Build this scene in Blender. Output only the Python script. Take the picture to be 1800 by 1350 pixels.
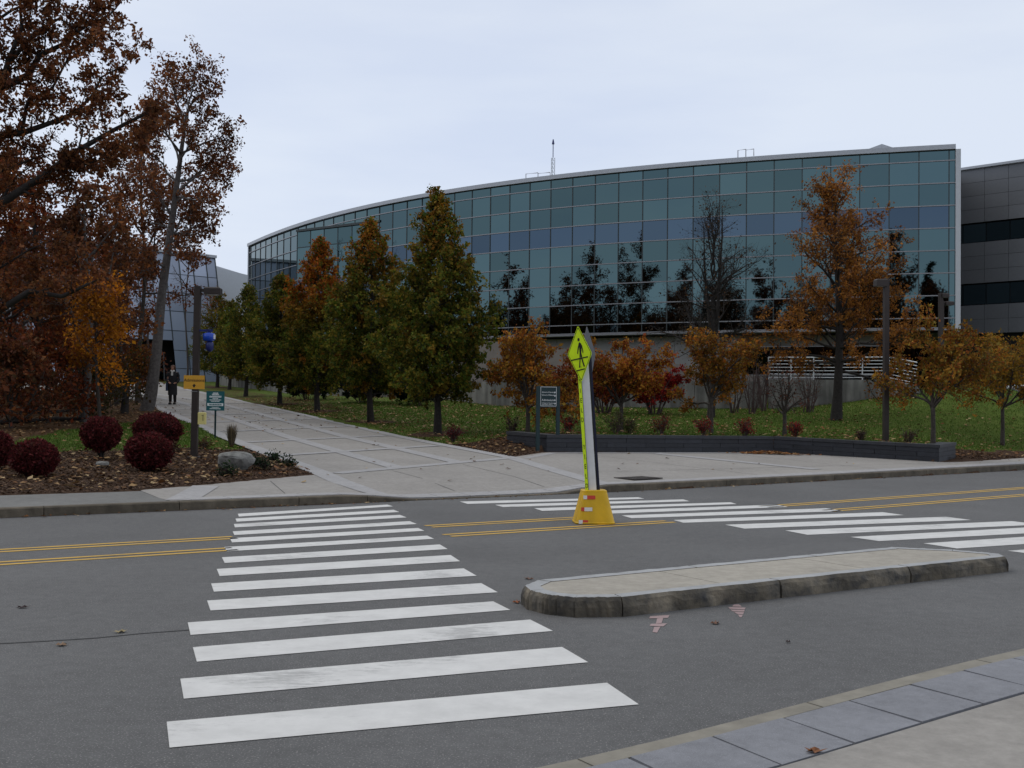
import bpy, math, random
import numpy as np
from mathutils import Vector, Matrix

# ------------------------------------------------------------------ camera, sky, sun, exposure
for o in list(bpy.data.objects): bpy.data.objects.remove(o)
scn = bpy.context.scene
COL = scn.collection
FPX, CAMZ, HOR, ROLL = 1950.0, 1.6, 716.0, math.atan(0.0105)
PITCH = math.atan((HOR - 675) / FPX)
cam_d = bpy.data.cameras.new('camera'); cam = bpy.data.objects.new('camera', cam_d); COL.objects.link(cam)
cam_d.sensor_width = 36; cam_d.lens = FPX / 1800 * 36; cam_d.clip_start = 0.1; cam_d.clip_end = 3000
_c, _s, _cp, _sp = math.cos(ROLL), math.sin(ROLL), math.cos(PITCH), math.sin(PITCH)
def _pitch(v): return Vector((v[0], v[1]*_cp - v[2]*_sp, v[1]*_sp + v[2]*_cp))
_r, _u, _f = _pitch((_c, 0, _s)), _pitch((-_s, 0, _c)), _pitch((0, 1, 0))
m = Matrix((( _r.x, _u.x, -_f.x, 0), (_r.y, _u.y, -_f.y, 0), (_r.z, _u.z, -_f.z, CAMZ), (0, 0, 0, 1)))
cam.matrix_world = m
scn.camera = cam
SUN_EL, SUN_AZ = math.radians(48), math.radians(-60)      # azimuth from +Y towards +X
world = bpy.data.worlds.new('World'); scn.world = world; world.use_nodes = True
wn, wl = world.node_tree.nodes, world.node_tree.links
wn.clear()
w_out = wn.new('ShaderNodeOutputWorld'); w_bg = wn.new('ShaderNodeBackground'); w_bg.inputs['Strength'].default_value = 0.1
w_sky = wn.new('ShaderNodeTexSky'); w_sky.sky_type = 'NISHITA'; w_sky.sun_disc = False
w_sky.sun_elevation = SUN_EL; w_sky.sun_rotation = SUN_AZ; w_sky.air_density = 1.2; w_sky.dust_density = 3
w_tc = wn.new('ShaderNodeTexCoord'); w_map = wn.new('ShaderNodeMapping'); w_map.inputs['Scale'].default_value = (1, 1, 4.5)
w_no = wn.new('ShaderNodeTexNoise'); w_no.inputs['Scale'].default_value = 2.6; w_no.inputs['Detail'].default_value = 5
w_no.inputs['Roughness'].default_value = 0.5
w_rp = wn.new('ShaderNodeValToRGB')
w_rp.color_ramp.elements[0].position = 0.34; w_rp.color_ramp.elements[0].color = (6.6, 7.45, 9.2, 1)
w_rp.color_ramp.elements[1].position = 0.56; w_rp.color_ramp.elements[1].color = (7.5, 8.25, 9.6, 1)
w_mx = wn.new('ShaderNodeMixRGB'); w_mx.inputs['Fac'].default_value = 0.93
wl.new(w_tc.outputs['Generated'], w_map.inputs['Vector']); wl.new(w_map.outputs['Vector'], w_no.inputs['Vector'])
# overcast deck: paler and more neutral towards the zenith than along the horizon
w_sp = wn.new('ShaderNodeSeparateXYZ'); w_mr = wn.new('ShaderNodeMapRange'); w_mr.interpolation_type = 'SMOOTHSTEP'
w_mr.inputs['From Min'].default_value = 0.15; w_mr.inputs['From Max'].default_value = 0.85
w_z = wn.new('ShaderNodeMixRGB'); w_z.inputs['Color2'].default_value = (7.7, 7.9, 8.2, 1)
wl.new(w_tc.outputs['Generated'], w_sp.inputs[0]); wl.new(w_sp.outputs['Z'], w_mr.inputs['Value']); wl.new(w_mr.outputs[0], w_z.inputs['Fac'])
wl.new(w_no.outputs['Fac'], w_rp.inputs['Fac']); wl.new(w_rp.outputs['Color'], w_z.inputs['Color1']); wl.new(w_sky.outputs['Color'], w_mx.inputs['Color1'])
wl.new(w_z.outputs['Color'], w_mx.inputs['Color2']); wl.new(w_mx.outputs['Color'], w_bg.inputs['Color'])
wl.new(w_bg.outputs['Background'], w_out.inputs['Surface'])
sun_d = bpy.data.lights.new('sun', 'SUN'); sun_d.energy = 0.8; sun_d.angle = math.radians(35); sun_d.color = (1, 0.95, 0.88)
sun = bpy.data.objects.new('sun', sun_d); COL.objects.link(sun)
sd = Vector((math.sin(SUN_AZ)*math.cos(SUN_EL), math.cos(SUN_AZ)*math.cos(SUN_EL), math.sin(SUN_EL)))
sun.rotation_euler = sd.to_track_quat('Z', 'Y').to_euler()
scn.view_settings.view_transform = 'Standard'; scn.view_settings.look = 'None'
scn.view_settings.exposure = 0.0; scn.view_settings.gamma = 1.0; scn.view_settings.use_curve_mapping = False

# ------------------------------------------------------------------ helpers: pixels to world, road frame, terrain
CAM = np.array([0, 0, CAMZ])
def ray(px, py):
    u, v = px - 900, 675 - py
    X = _c*u - _s*v; Z = _s*u + _c*v; Y = FPX
    r = np.array([X, Y*_cp - Z*_sp, Y*_sp + Z*_cp]); return r / r[1]
def at(px, py, D): return CAM + ray(px, py)*D
def flat(px, py, z=0.0):
    r = ray(px, py); return CAM + r*((z - CAMZ)/r[2])
A33 = math.radians(33); CA, SA = math.cos(A33), math.sin(A33)
def W(t, s): return t*CA - s*SA, t*SA + s*CA
def TS(x, y): return x*CA + y*SA, -x*SA + y*CA
def bend(t): return 0.047*((t - 13) + np.sqrt((t - 13)**2 + 4))*(t > -50)
def bendc(t): return np.where(t > 60, bend(60.0), bend(t))
def s_kerb(t): return 16.68 + bendc(np.asarray(t, float))
def terr(s):
    s = np.asarray(s, float)
    return .13 + .035*np.clip(s - 17.5, 0, 14.5) + .045*np.clip(s - 32, 0, 68)
PL_T = [4.84, 6.0, 8.62, 9.2, 15.46, 17.3, 24.6, 26.9, 27.7, 31.7, 60, 400]
PL_S = [18.7, 19.17, 20.45, 20.55, 23.64, 24.9, 23.5, 19.5, 19.34, 19.96, 22.9, 23.0]
def s_back(t):
    t = np.asarray(t, float); r = np.interp(t, PL_T, PL_S)
    return np.where(t < 4.84, 18.55, np.maximum(r, s_kerb(t) + 1.2))
def tL(s): return 8.7 + .16*(s - 20.6) - np.where(np.asarray(s) > 56, .55*(np.asarray(s) - 56), 0)
def tR(s): return 15.35 + .148*(s - 23.6)
def drop(t): return np.clip(np.minimum((t - 7.6)/1.6, (13.2 - t)/1.4), 0, 1)
def zpave(t, s):
    t = np.asarray(t, float); s = np.asarray(s, float)
    d = drop(t); d = d*d*(3 - 2*d); q = np.clip((s - s_kerb(t))/2.2, 0, 1)
    return terr(s)*(1 - d*(1 - q)) + 0.012*d*(1 - q)
# thin plate spline for the lawn
_cp_pts = []
for s in (26, 32, 40, 50, 62, 76, 92): _cp_pts.append((*W(tR(s) + .4, s), float(terr(s))))
for t, s in ((17.4, 25.4), (20, 24.9), (22.5, 24.5), (24.7, 24.0)): _cp_pts.append((*W(t, s), float(terr(s)) + .40))
for t, s, dz in ((26.1, 22.0, .42), (27.2, 20.4, .38), (28.9, 20.9, .24)): _cp_pts.append((*W(t, s), float(terr(s)) + dz))
for t, s, z in ((31, 20.2, .2), (31, 22, .48), (37, 21.2, .2), (37, 24, .65), (46, 22.6, .25), (46, 28, .9), (60, 26, .4), (60, 40, 2.2)): _cp_pts.append((*W(t, s), z))
for px, py, D in ((780, 702, 60), (870, 714, 56), (1100, 717, 52), (1345, 719, 50), (1420, 717, 49), (1510, 710, 48), (1580, 703, 47), (1700, 697, 46), (1800, 695, 48)): _cp_pts.append(tuple(at(px, py, D)))
_cp_pts += [(10, 62, 2.0), (25, 58, 2.3), (40, 56, 2.6), (0, 80, 2.6), (60, 60, 3.0), (20, 100, 3.0)]
_P = np.array(_cp_pts)
def _tps(d2): return np.where(d2 > 1e-9, .5*d2*np.log(np.maximum(d2, 1e-9)), 0)
_n = len(_P); _K = _tps(((_P[:, None, :2] - _P[None, :, :2])**2).sum(-1)) + np.eye(_n)*0.5
_A = np.zeros((_n + 3, _n + 3)); _A[:_n, :_n] = _K; _A[:_n, _n] = 1; _A[:_n, _n+1:] = _P[:, :2]; _A[_n:, :_n] = _A[:_n, _n:].T
_w = np.linalg.solve(_A, np.concatenate([_P[:, 2], np.zeros(3)]))
def lawn(x, y):
    x = np.asarray(x, float); y = np.asarray(y, float)
    d2 = (x[..., None] - _P[:, 0])**2 + (y[..., None] - _P[:, 1])**2
    return (_tps(d2)*_w[:_n]).sum(-1) + _w[_n] + _w[_n+1]*x + _w[_n+2]*y
def smooth(a): a = np.clip(a, 0, 1); return a*a*(3 - 2*a)
def paved(t, s, m=0.0):
    a = (s > s_kerb(t) - .2) & (s < s_back(t) - m)
    b = (s > 19) & (s < 100) & (t > tL(s) + m) & (t < tR(s) - m)
    return a | b
def G(x, y, raw=False):
    x = np.asarray(x, float); y = np.asarray(y, float); t, s = TS(x, y)
    z = terr(s) + .03*np.sin(x*.9 + .6*y)*smooth((s - 22)/6) + .05*np.sin(x*.31 - y*.23)*smooth((s - 30)/10)
    sb = s_back(t)
    fr = np.where(t < 17.3, smooth((s - sb)/2.2), np.where(t < 26.92, s > sb + np.where(t > 24.5, .5, .24), np.where(t < 28.85, s > 19.52 + .43*(t - 26.92) + .24, smooth((s - sb)/2.5))))
    wgt = smooth((t - tR(s))/1.5)*fr
    far = smooth((np.hypot(x - 10, y - 45) - 60)/60)
    lz = lawn(x, y); lz = np.where(np.isfinite(lz), lz, 2.5)
    lz = lz*(1 - far) + 3.2*far
    z = z*(1 - wgt) + lz*wgt
    if raw: return z
    z = np.where(paved(t, s, .12), zpave(t, s) - .05, z)
    z = np.where(s < s_kerb(t) + .05, -.06, z)
    z = np.where(s < 3.2, .04, z)
    return z
def gz(x, y): return float(G(np.array(x), np.array(y), True))
def on(px, py, d0=14, d1=140):
    r = ray(px, py); D = np.arange(d0, d1, .05)
    p = CAM[None] + D[:, None]*r[None]; h = G(p[:, 0], p[:, 1], True)
    i = np.argmax(p[:, 2] < h); return np.array([p[i, 0], p[i, 1], h[i]])
def under(px, D):           # ground point on the pixel column px at depth D
    p = at(px, 700, D); return np.array([p[0], p[1], gz(p[0], p[1])])

# ------------------------------------------------------------------ helpers: objects
def tag(o, label=None, cat=None, group=None, kind=None):
    if label: o['label'] = label
    if cat: o['category'] = cat
    if group: o['group'] = group
    if kind: o['kind'] = kind
    return o
def link(o, parent=None):
    COL.objects.link(o)
    if parent: o.parent = parent
    return o
def thing(name, loc, rz=0, label=None, cat=None, group=None, kind=None):
    o = bpy.data.objects.new(name, None); o.empty_display_size = .2; link(o)
    o.location = tuple(float(a) for a in loc); o.rotation_euler = (0, 0, rz)
    return tag(o, label, cat, group, kind)
def npmesh(name, V, F, mat, parent=None, smoothf=False, tint=None):
    V = np.asarray(V, np.float32); F = np.asarray(F, np.int32); k = F.shape[1]
    me = bpy.data.meshes.new(name); me.vertices.add(len(V)); me.vertices.foreach_set('co', V.ravel())
    me.loops.add(F.size); me.loops.foreach_set('vertex_index', F.ravel())
    me.polygons.add(len(F)); me.polygons.foreach_set('loop_start', np.arange(0, F.size, k, dtype=np.int32))
    if smoothf: me.polygons.foreach_set('use_smooth', np.ones(len(F), bool))
    me.update(calc_edges=True)
    if tint is not None:
        a = me.attributes.new('tint', 'FLOAT_COLOR', 'POINT')
        a.data.foreach_set('color', np.concatenate([tint, np.ones((len(V), 1))], 1).astype(np.float32).ravel())
    for mm in (mat if isinstance(mat, (list, tuple)) else [mat]): me.materials.append(mm)
    return link(bpy.data.objects.new(name, me), parent)
def pymesh(name, V, F, mat, parent=None, smoothf=False):
    me = bpy.data.meshes.new(name); me.from_pydata([tuple(map(float, v)) for v in V], [], F); me.update()
    for mm in (mat if isinstance(mat, (list, tuple)) else [mat]): me.materials.append(mm)
    if smoothf: me.polygons.foreach_set('use_smooth', [True]*len(me.polygons))
    return link(bpy.data.objects.new(name, me), parent)
class MB:
    def __init__(s): s.v = []; s.f = []
    def add(s, V, F):
        b = len(s.v); s.v += [tuple(map(float, v)) for v in V]; s.f += [tuple(i + b for i in f) for f in F]; return s
    def box(s, x0, x1, y0, y1, z0, z1, M=None, ch=0.0):
        if ch <= 0:
            V = [(x, y, z) for z in (z0, z1) for y in (y0, y1) for x in (x0, x1)]
            F = [(0, 2, 3, 1), (4, 5, 7, 6), (0, 1, 5, 4), (2, 6, 7, 3), (0, 4, 6, 2), (1, 3, 7, 5)]
        else:   # top edges chamfered
            V = [(x, y, z0) for y in (y0, y1) for x in (x0, x1)] + [(x, y, z1 - ch) for y in (y0, y1) for x in (x0, x1)]
            V += [(x, y, z1) for y in (y0 + ch, y1 - ch) for x in (x0 + ch, x1 - ch)]
            F = [(0, 2, 3, 1), (0, 1, 5, 4), (2, 6, 7, 3), (0, 4, 6, 2), (1, 3, 7, 5), (8, 9, 11, 10), (4, 5, 9, 8), (6, 10, 11, 7), (4, 8, 10, 6), (5, 7, 11, 9)]
        if M is not None: V = [tuple(M @ Vector(v)) for v in V]
        return s.add(V, F)
    def bar(s, a, b, w, h=None, up=(0, 0, 1)):
        h = h or w; a = Vector(a); b = Vector(b); d = b - a; L = d.length; d.normalize()
        x = d.cross(Vector(up))
        if x.length < 1e-4: x = d.cross(Vector((1, 0, 0)))
        x.normalize(); z = x.cross(d)
        V = [p + x*i*w/2 + z*j*h/2 for p in (a, b) for i, j in ((-1, -1), (1, -1), (1, 1), (-1, 1))]
        return s.add(V, [(0, 1, 2, 3), (7, 6, 5, 4), (0, 4, 5, 1), (1, 5, 6, 2), (2, 6, 7, 3), (3, 7, 4, 0)])
    def tube(s, pts, rad, n=8, cap=True):
        V, F = tube_arrays(np.array([tuple(p) for p in pts], float), np.broadcast_to(np.asarray(rad, float), (len(pts),)), n)
        s.add(V, [tuple(f) for f in F])
        if cap:
            b = len(s.v) - len(V); s.f.append(tuple(b + i for i in range(n))[::-1]); s.f.append(tuple(len(s.v) - n + i for i in range(n)))
        return s
    def build(s, name, mat, parent=None, smoothf=False): return pymesh(name, s.v, s.f, mat, parent, smoothf)
def tube_arrays(P, R, n):
    k = len(P); T = np.zeros_like(P); T[1:-1] = P[2:] - P[:-2]; T[0] = P[1] - P[0]; T[-1] = P[-1] - P[-2]
    T /= np.linalg.norm(T, axis=1, keepdims=True) + 1e-9
    ref = np.array([0, 0, 1.0]) if abs(T[:, 2]).mean() < .8 else np.array([1.0, 0, 0])
    X = np.cross(T, ref); X /= np.linalg.norm(X, axis=1, keepdims=True) + 1e-9; Y = np.cross(T, X)
    a = np.arange(n)*2*math.pi/n
    V = P[:, None] + R[:, None, None]*(np.cos(a)[None, :, None]*X[:, None] + np.sin(a)[None, :, None]*Y[:, None])
    i = np.arange(k - 1)[:, None]*n; j = np.arange(n)[None]; j2 = (j + 1) % n
    F = np.stack([i + j, i + j2, i + n + j2, i + n + j], -1).reshape(-1, 4)
    return V.reshape(-1, 3), F
def text(body, size, mat, parent, loc, name='lettering', align='CENTER', rz=0, squash=1.0):
    cu = bpy.data.curves.new(name, 'FONT'); cu.body = body; cu.size = size; cu.align_x = align; cu.align_y = 'CENTER'; cu.extrude = .0012
    tmp = bpy.data.objects.new('tmp_text', cu); me = bpy.data.meshes.new_from_object(tmp); bpy.data.objects.remove(tmp)
    me.materials.clear(); me.materials.append(mat)
    o = link(bpy.data.objects.new(name, me), parent); o.location = loc; o.rotation_euler = (math.pi/2, 0, rz); o.scale = (squash, 1, 1); return o

# ------------------------------------------------------------------ helpers: materials
def newmat(name):
    mt = bpy.data.materials.new(name); mt.use_nodes = True; nt = mt.node_tree; nt.nodes.clear()
    out = nt.nodes.new('ShaderNodeOutputMaterial'); bs = nt.nodes.new('ShaderNodeBsdfPrincipled'); nt.links.new(bs.outputs[0], out.inputs[0])
    return mt, nt, bs, out
def N(nt, kind, **kw):
    n = nt.nodes.new(kind)
    for k, v in kw.items():
        if k in n.inputs: n.inputs[k].default_value = v
        else: setattr(n, k, v)
    return n
def rgb(c): return (c[0], c[1], c[2], 1)
def solid(name, c, rough=.6, metal=0.0, var=.12, scale=6.0, spec=.4, bump=0.0, bscale=60.0, c2=None, objrand=0.0, stain=0.0):
    mt, nt, bs, out = newmat(name)
    tc = N(nt, 'ShaderNodeTexCoord'); no = N(nt, 'ShaderNodeTexNoise', Scale=scale, Detail=6.0, Roughness=.6)
    nt.links.new(tc.outputs['Object'], no.inputs['Vector'])
    rp = N(nt, 'ShaderNodeValToRGB'); lo = [x*(1 - var) for x in c]; hi = [x*(1 + var) for x in (c2 or c)]
    rp.color_ramp.elements[0].position = .3; rp.color_ramp.elements[0].color = rgb(lo)
    rp.color_ramp.elements[1].position = .7; rp.color_ramp.elements[1].color = rgb(hi)
    nt.links.new(no.outputs['Fac'], rp.inputs['Fac']); col = rp.outputs['Color']
    if stain:
        mp = N(nt, 'ShaderNodeMapping'); mp.inputs['Scale'].default_value = (1.3, 1.3, .18)
        n2 = N(nt, 'ShaderNodeTexNoise', Scale=2.2, Detail=4.0); nt.links.new(tc.outputs['Object'], mp.inputs['Vector']); nt.links.new(mp.outputs[0], n2.inputs['Vector'])
        r2 = N(nt, 'ShaderNodeValToRGB'); r2.color_ramp.elements[0].position = .4; r2.color_ramp.elements[0].color = rgb([1 - stain]*3); r2.color_ramp.elements[1].position = .62
        mx = N(nt, 'ShaderNodeMixRGB', blend_type='MULTIPLY'); mx.inputs['Fac'].default_value = 1
        nt.links.new(n2.outputs['Fac'], r2.inputs['Fac']); nt.links.new(col, mx.inputs['Color1']); nt.links.new(r2.outputs['Color'], mx.inputs['Color2']); col = mx.outputs['Color']
    if objrand:
        oi = N(nt, 'ShaderNodeObjectInfo'); mr = N(nt, 'ShaderNodeMapRange'); mr.inputs['To Min'].default_value = 1 - objrand; mr.inputs['To Max'].default_value = 1 + objrand
        nt.links.new(oi.outputs['Random'], mr.inputs['Value']); mx = N(nt, 'ShaderNodeVectorMath', operation='SCALE')
        nt.links.new(col, mx.inputs[0]); nt.links.new(mr.outputs[0], mx.inputs['Scale']); col = mx.outputs[0]
    nt.links.new(col, bs.inputs['Base Color'])
    bs.inputs['Roughness'].default_value = rough; bs.inputs['Metallic'].default_value = metal; bs.inputs['Specular IOR Level'].default_value = spec
    if bump:
        nb = N(nt, 'ShaderNodeTexNoise', Scale=bscale, Detail=4.0); bp = N(nt, 'ShaderNodeBump'); bp.inputs['Strength'].default_value = bump; bp.inputs['Distance'].default_value = .01
        nt.links.new(tc.outputs['Object'], nb.inputs['Vector']); nt.links.new(nb.outputs['Fac'], bp.inputs['Height']); nt.links.new(bp.outputs[0], bs.inputs['Normal'])
    return mt
def speckled(name, c, spk=(.3, .3, .3), var=.15, rough=.85, patch=.5, bump=.3, fine=220.0, amt=.35, seams=False):
    mt, nt, bs, out = newmat(name); tc = N(nt, 'ShaderNodeTexCoord')
    big = N(nt, 'ShaderNodeTexNoise', Scale=patch, Detail=5.0, Roughness=.65); fn = N(nt, 'ShaderNodeTexNoise', Scale=fine, Detail=2.0)
    mid = N(nt, 'ShaderNodeTexNoise', Scale=9.0, Detail=8.0, Roughness=.75)
    for q in (big, fn, mid): nt.links.new(tc.outputs['Object'], q.inputs['Vector'])
    rp = N(nt, 'ShaderNodeValToRGB'); rp.color_ramp.elements[0].position = .3; rp.color_ramp.elements[0].color = rgb([x*(1 - var) for x in c])
    rp.color_ramp.elements[1].position = .7; rp.color_ramp.elements[1].color = rgb([x*(1 + var) for x in c]); nt.links.new(big.outputs['Fac'], rp.inputs['Fac'])
    m1 = N(nt, 'ShaderNodeValToRGB'); m1.color_ramp.elements[0].position = .3; m1.color_ramp.elements[0].color = (.8, .8, .8, 1); m1.color_ramp.elements[1].position = .72; m1.color_ramp.elements[1].color = (1.15, 1.15, 1.15, 1)
    nt.links.new(mid.outputs['Fac'], m1.inputs['Fac'])
    mm = N(nt, 'ShaderNodeMixRGB', blend_type='MULTIPLY'); mm.inputs['Fac'].default_value = 1; nt.links.new(rp.outputs['Color'], mm.inputs['Color1']); nt.links.new(m1.outputs['Color'], mm.inputs['Color2'])
    sr = N(nt, 'ShaderNodeValToRGB'); sr.color_ramp.elements[0].position = .58; sr.color_ramp.elements[0].color = (0, 0, 0, 1); sr.color_ramp.elements[1].position = .72; sr.color_ramp.elements[1].color = (amt, amt, amt, 1)
    nt.links.new(fn.outputs['Fac'], sr.inputs['Fac'])
    mx = N(nt, 'ShaderNodeMixRGB'); nt.links.new(sr.outputs['Color'], mx.inputs['Fac']); nt.links.new(mm.outputs['Color'], mx.inputs['Color1']); mx.inputs['Color2'].default_value = rgb(spk)
    nt.links.new(mx.outputs['Color'], bs.inputs['Base Color']); bs.inputs['Roughness'].default_value = rough; bs.inputs['Specular IOR Level'].default_value = .25
    bp = N(nt, 'ShaderNodeBump'); bp.inputs['Strength'].default_value = bump; bp.inputs['Distance'].default_value = .004; nt.links.new(fn.outputs['Fac'], bp.inputs['Height']); nt.links.new(bp.outputs[0], bs.inputs['Normal'])
    return mt
def paint(name, c, under, wear=.5, scale=14.0):
    mt, nt, bs, out = newmat(name); tc = N(nt, 'ShaderNodeTexCoord'); a = N(nt, 'ShaderNodeTexNoise', Scale=scale, Detail=9.0, Roughness=.8); b = N(nt, 'ShaderNodeTexNoise', Scale=1.1, Detail=3.0)
    mp = N(nt, 'ShaderNodeMapping'); mp.inputs['Rotation'].default_value = (0, 0, -A33); mp.inputs['Scale'].default_value = (.45, 1.5, 1)
    nt.links.new(tc.outputs['Object'], mp.inputs['Vector']); nt.links.new(mp.outputs[0], a.inputs['Vector']); nt.links.new(tc.outputs['Object'], b.inputs['Vector'])
    ad = N(nt, 'ShaderNodeMath', operation='ADD'); nt.links.new(a.outputs['Fac'], ad.inputs[0]); nt.links.new(b.outputs['Fac'], ad.inputs[1])
    rp = N(nt, 'ShaderNodeValToRGB'); rp.color_ramp.elements[0].position = .53; rp.color_ramp.elements[0].color = (wear, wear, wear, 1); rp.color_ramp.elements[1].position = .64; rp.color_ramp.elements[1].color = (0, 0, 0, 1)
    hf = N(nt, 'ShaderNodeMath', operation='MULTIPLY'); hf.inputs[1].default_value = .7; nt.links.new(ad.outputs[0], hf.inputs[0]); nt.links.new(hf.outputs[0], rp.inputs['Fac'])
    d = N(nt, 'ShaderNodeTexNoise', Scale=4.0, Detail=8.0, Roughness=.7); nt.links.new(tc.outputs['Object'], d.inputs['Vector'])
    r2 = N(nt, 'ShaderNodeValToRGB'); r2.color_ramp.elements[0].position = .3; r2.color_ramp.elements[0].color = rgb([x*.82 for x in c]); r2.color_ramp.elements[1].position = .65; r2.color_ramp.elements[1].color = rgb(c); nt.links.new(d.outputs['Fac'], r2.inputs['Fac'])
    mx = N(nt, 'ShaderNodeMixRGB'); nt.links.new(rp.outputs['Color'], mx.inputs['Fac']); nt.links.new(r2.outputs['Color'], mx.inputs['Color1']); mx.inputs['Color2'].default_value = rgb(under)
    nt.links.new(mx.outputs['Color'], bs.inputs['Base Color']); bs.inputs['Roughness'].default_value = .75
    return mt
def leafmat(name, trans=.35):
    mt, nt, bs, out = newmat(name); at_ = N(nt, 'ShaderNodeAttribute', attribute_name='tint')
    nt.links.new(at_.outputs['Color'], bs.inputs['Base Color']); bs.inputs['Roughness'].default_value = .7; bs.inputs['Specular IOR Level'].default_value = .12
    tr = N(nt, 'ShaderNodeBsdfTranslucent'); nt.links.new(at_.outputs['Color'], tr.inputs['Color']); mx = N(nt, 'ShaderNodeMixShader'); mx.inputs['Fac'].default_value = trans
    nt.links.new(bs.outputs[0], mx.inputs[1]); nt.links.new(tr.outputs[0], mx.inputs[2]); nt.links.new(mx.outputs[0], out.inputs[0]); return mt
def glass(name, base, rough=.015, wav=.0):
    mt, nt, bs, out = newmat(name); bs.inputs['Metallic'].default_value = 1; bs.inputs['Roughness'].default_value = rough
    oi = N(nt, 'ShaderNodeObjectInfo'); mr = N(nt, 'ShaderNodeMapRange'); mr.inputs['To Min'].default_value = .82; mr.inputs['To Max'].default_value = 1.18; nt.links.new(oi.outputs['Random'], mr.inputs['Value'])
    cm = N(nt, 'ShaderNodeVectorMath', operation='SCALE'); cm.inputs[0].default_value = base; nt.links.new(mr.outputs[0], cm.inputs['Scale']); nt.links.new(cm.outputs[0], bs.inputs['Base Color'])
    ge = N(nt, 'ShaderNodeNewGeometry'); no = N(nt, 'ShaderNodeTexNoise', Scale=.55, Detail=1.0); nt.links.new(ge.outputs['Position'], no.inputs['Vector'])
    bp = N(nt, 'ShaderNodeBump'); bp.inputs['Strength'].default_value = .35; bp.inputs['Distance'].default_value = .012; nt.links.new(no.outputs['Fac'], bp.inputs['Height']); nt.links.new(bp.outputs[0], bs.inputs['Normal'])
    return mt
M = {}
M['asphalt'] = speckled('asphalt', (.116, .117, .119), spk=(.36, .35, .34), var=.15, patch=.35, bump=1.0, fine=95.0, amt=.75)
M['old_asphalt'] = speckled('pavement_asphalt', (.17, .17, .165), spk=(.3, .3, .28), var=.12, patch=.8)
M['seam'] = solid('tar_seam', (.05, .05, .052), .8)
M['white_paint'] = paint('white_road_paint', (.66, .66, .65), (.24, .24, .24), .6)
M['yellow_paint'] = paint('yellow_road_paint', (.60, .37, .06), (.15, .13, .1), .7)
M['pink_paint'] = paint('pink_marking_paint', (.36, .26, .26), (.14, .14, .14), .95, 30)
M['concrete'] = speckled('plaza_concrete', (.30, .285, .268), spk=(.36, .35, .33), var=.10, patch=.5, fine=120, amt=.3)
M['concrete_tan'] = speckled('island_concrete', (.36, .335, .29), spk=(.44, .42, .38), var=.10, patch=1.2, fine=160)
M['paver'] = speckled('blue_grey_paver', (.35, .345, .35), spk=(.5, .5, .5), var=.07, patch=1.0, fine=180, amt=.3)
M['paver_near'] = speckled('granite_paver', (.215, .222, .245), spk=(.55, .56, .6), var=.10, patch=2.0, fine=300, amt=.45)
M['walk_near'] = speckled('near_walk_concrete', (.30, .285, .265), spk=(.42, .4, .38), var=.13, patch=1.5, fine=260, amt=.3)
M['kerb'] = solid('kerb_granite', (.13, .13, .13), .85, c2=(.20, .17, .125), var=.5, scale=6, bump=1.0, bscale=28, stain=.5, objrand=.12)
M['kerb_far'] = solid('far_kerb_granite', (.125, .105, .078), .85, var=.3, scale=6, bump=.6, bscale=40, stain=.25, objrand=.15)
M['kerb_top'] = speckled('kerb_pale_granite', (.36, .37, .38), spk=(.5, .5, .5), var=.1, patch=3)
M['ramp_kerb'] = solid('concrete_kerb', (.23, .215, .18), .85, var=.2, scale=6, bump=.3)
M['leaf'] = leafmat('leaf'); M['leaf_dry'] = leafmat('dry_leaf', .12)
M['bark'] = solid('bark', (.055, .046, .04), .95, var=.45, scale=14, bump=1.0, bscale=30)
M['bark_pale'] = solid('pale_bark', (.095, .085, .08), .95, var=.4, scale=10, bump=1.0, bscale=26)
M['bark_dark'] = solid('dark_bark', (.028, .024, .022), .95, var=.4, scale=14, bump=.8, bscale=30)
M['alum'] = solid('aluminium', (.27, .27, .28), .4, .6, var=.05)
M['alum_dark'] = solid('dark_mullion', (.05, .06, .062), .5, .3, var=.05)
M['coping'] = solid('grey_metal_coping', (.40, .42, .45), .45, .3, var=.05)
M['glass_teal'] = glass('teal_glass', (.078, .125, .132)); M['glass_blue'] = glass('blue_glass', (.072, .105, .140))
M['glass_dark'] = glass('dark_glass', (.05, .075, .085)); M['glass_prism'] = glass('pale_blue_glass', (.30, .345, .44), .35)
for nd_ in M['glass_prism'].node_tree.nodes:
    if nd_.type == 'BSDF_PRINCIPLED': nd_.inputs['Metallic'].default_value = .45
M['void'] = solid('dark_interior', (.012, .012, .013), .9)
M['stone_pale'] = solid('pale_stone', (.25, .24, .24), .8, var=.08, scale=2, objrand=.05, stain=.12)
M['conc_wall'] = solid('retaining_concrete', (.24, .235, .22), .9, var=.18, scale=1.5, stain=.45, bump=.3)
M['ramp_wall'] = solid('ramp_parapet', (.22, .195, .175), .85, var=.12, scale=1.5, objrand=.06)
M['metal_panel'] = solid('grey_metal_panel', (.16, .165, .175), .42, .45, var=.04, objrand=.06)
M['metal_light'] = solid('pale_metal_panel', (.50, .52, .54), .45, .2, var=.04)
M['beige_panel'] = solid('beige_panel', (.36, .33, .30), .7, var=.05, objrand=.04)
M['white_metal'] = solid('white_rail', (.62, .64, .66), .4, .1, var=.06)
M['bronze'] = solid('dark_bronze_pole', (.042, .033, .03), .5, .3, var=.12, spec=.4)
M['lens'] = solid('lamp_lens', (.3, .3, .3), .2)
M['planter'] = solid('charcoal_block', (.024, .026, .033), .55, var=.25, scale=8, objrand=.18, bump=.2)
M['planter_top'] = solid('charcoal_coping', (.034, .036, .042), .5, var=.2, objrand=.1)
M['sign_yellow'] = solid('amber_sign', (.62, .32, .03), .55, var=.05); M['sign_black'] = solid('sign_black', (.012, .012, .012), .5, var=.02)
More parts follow.
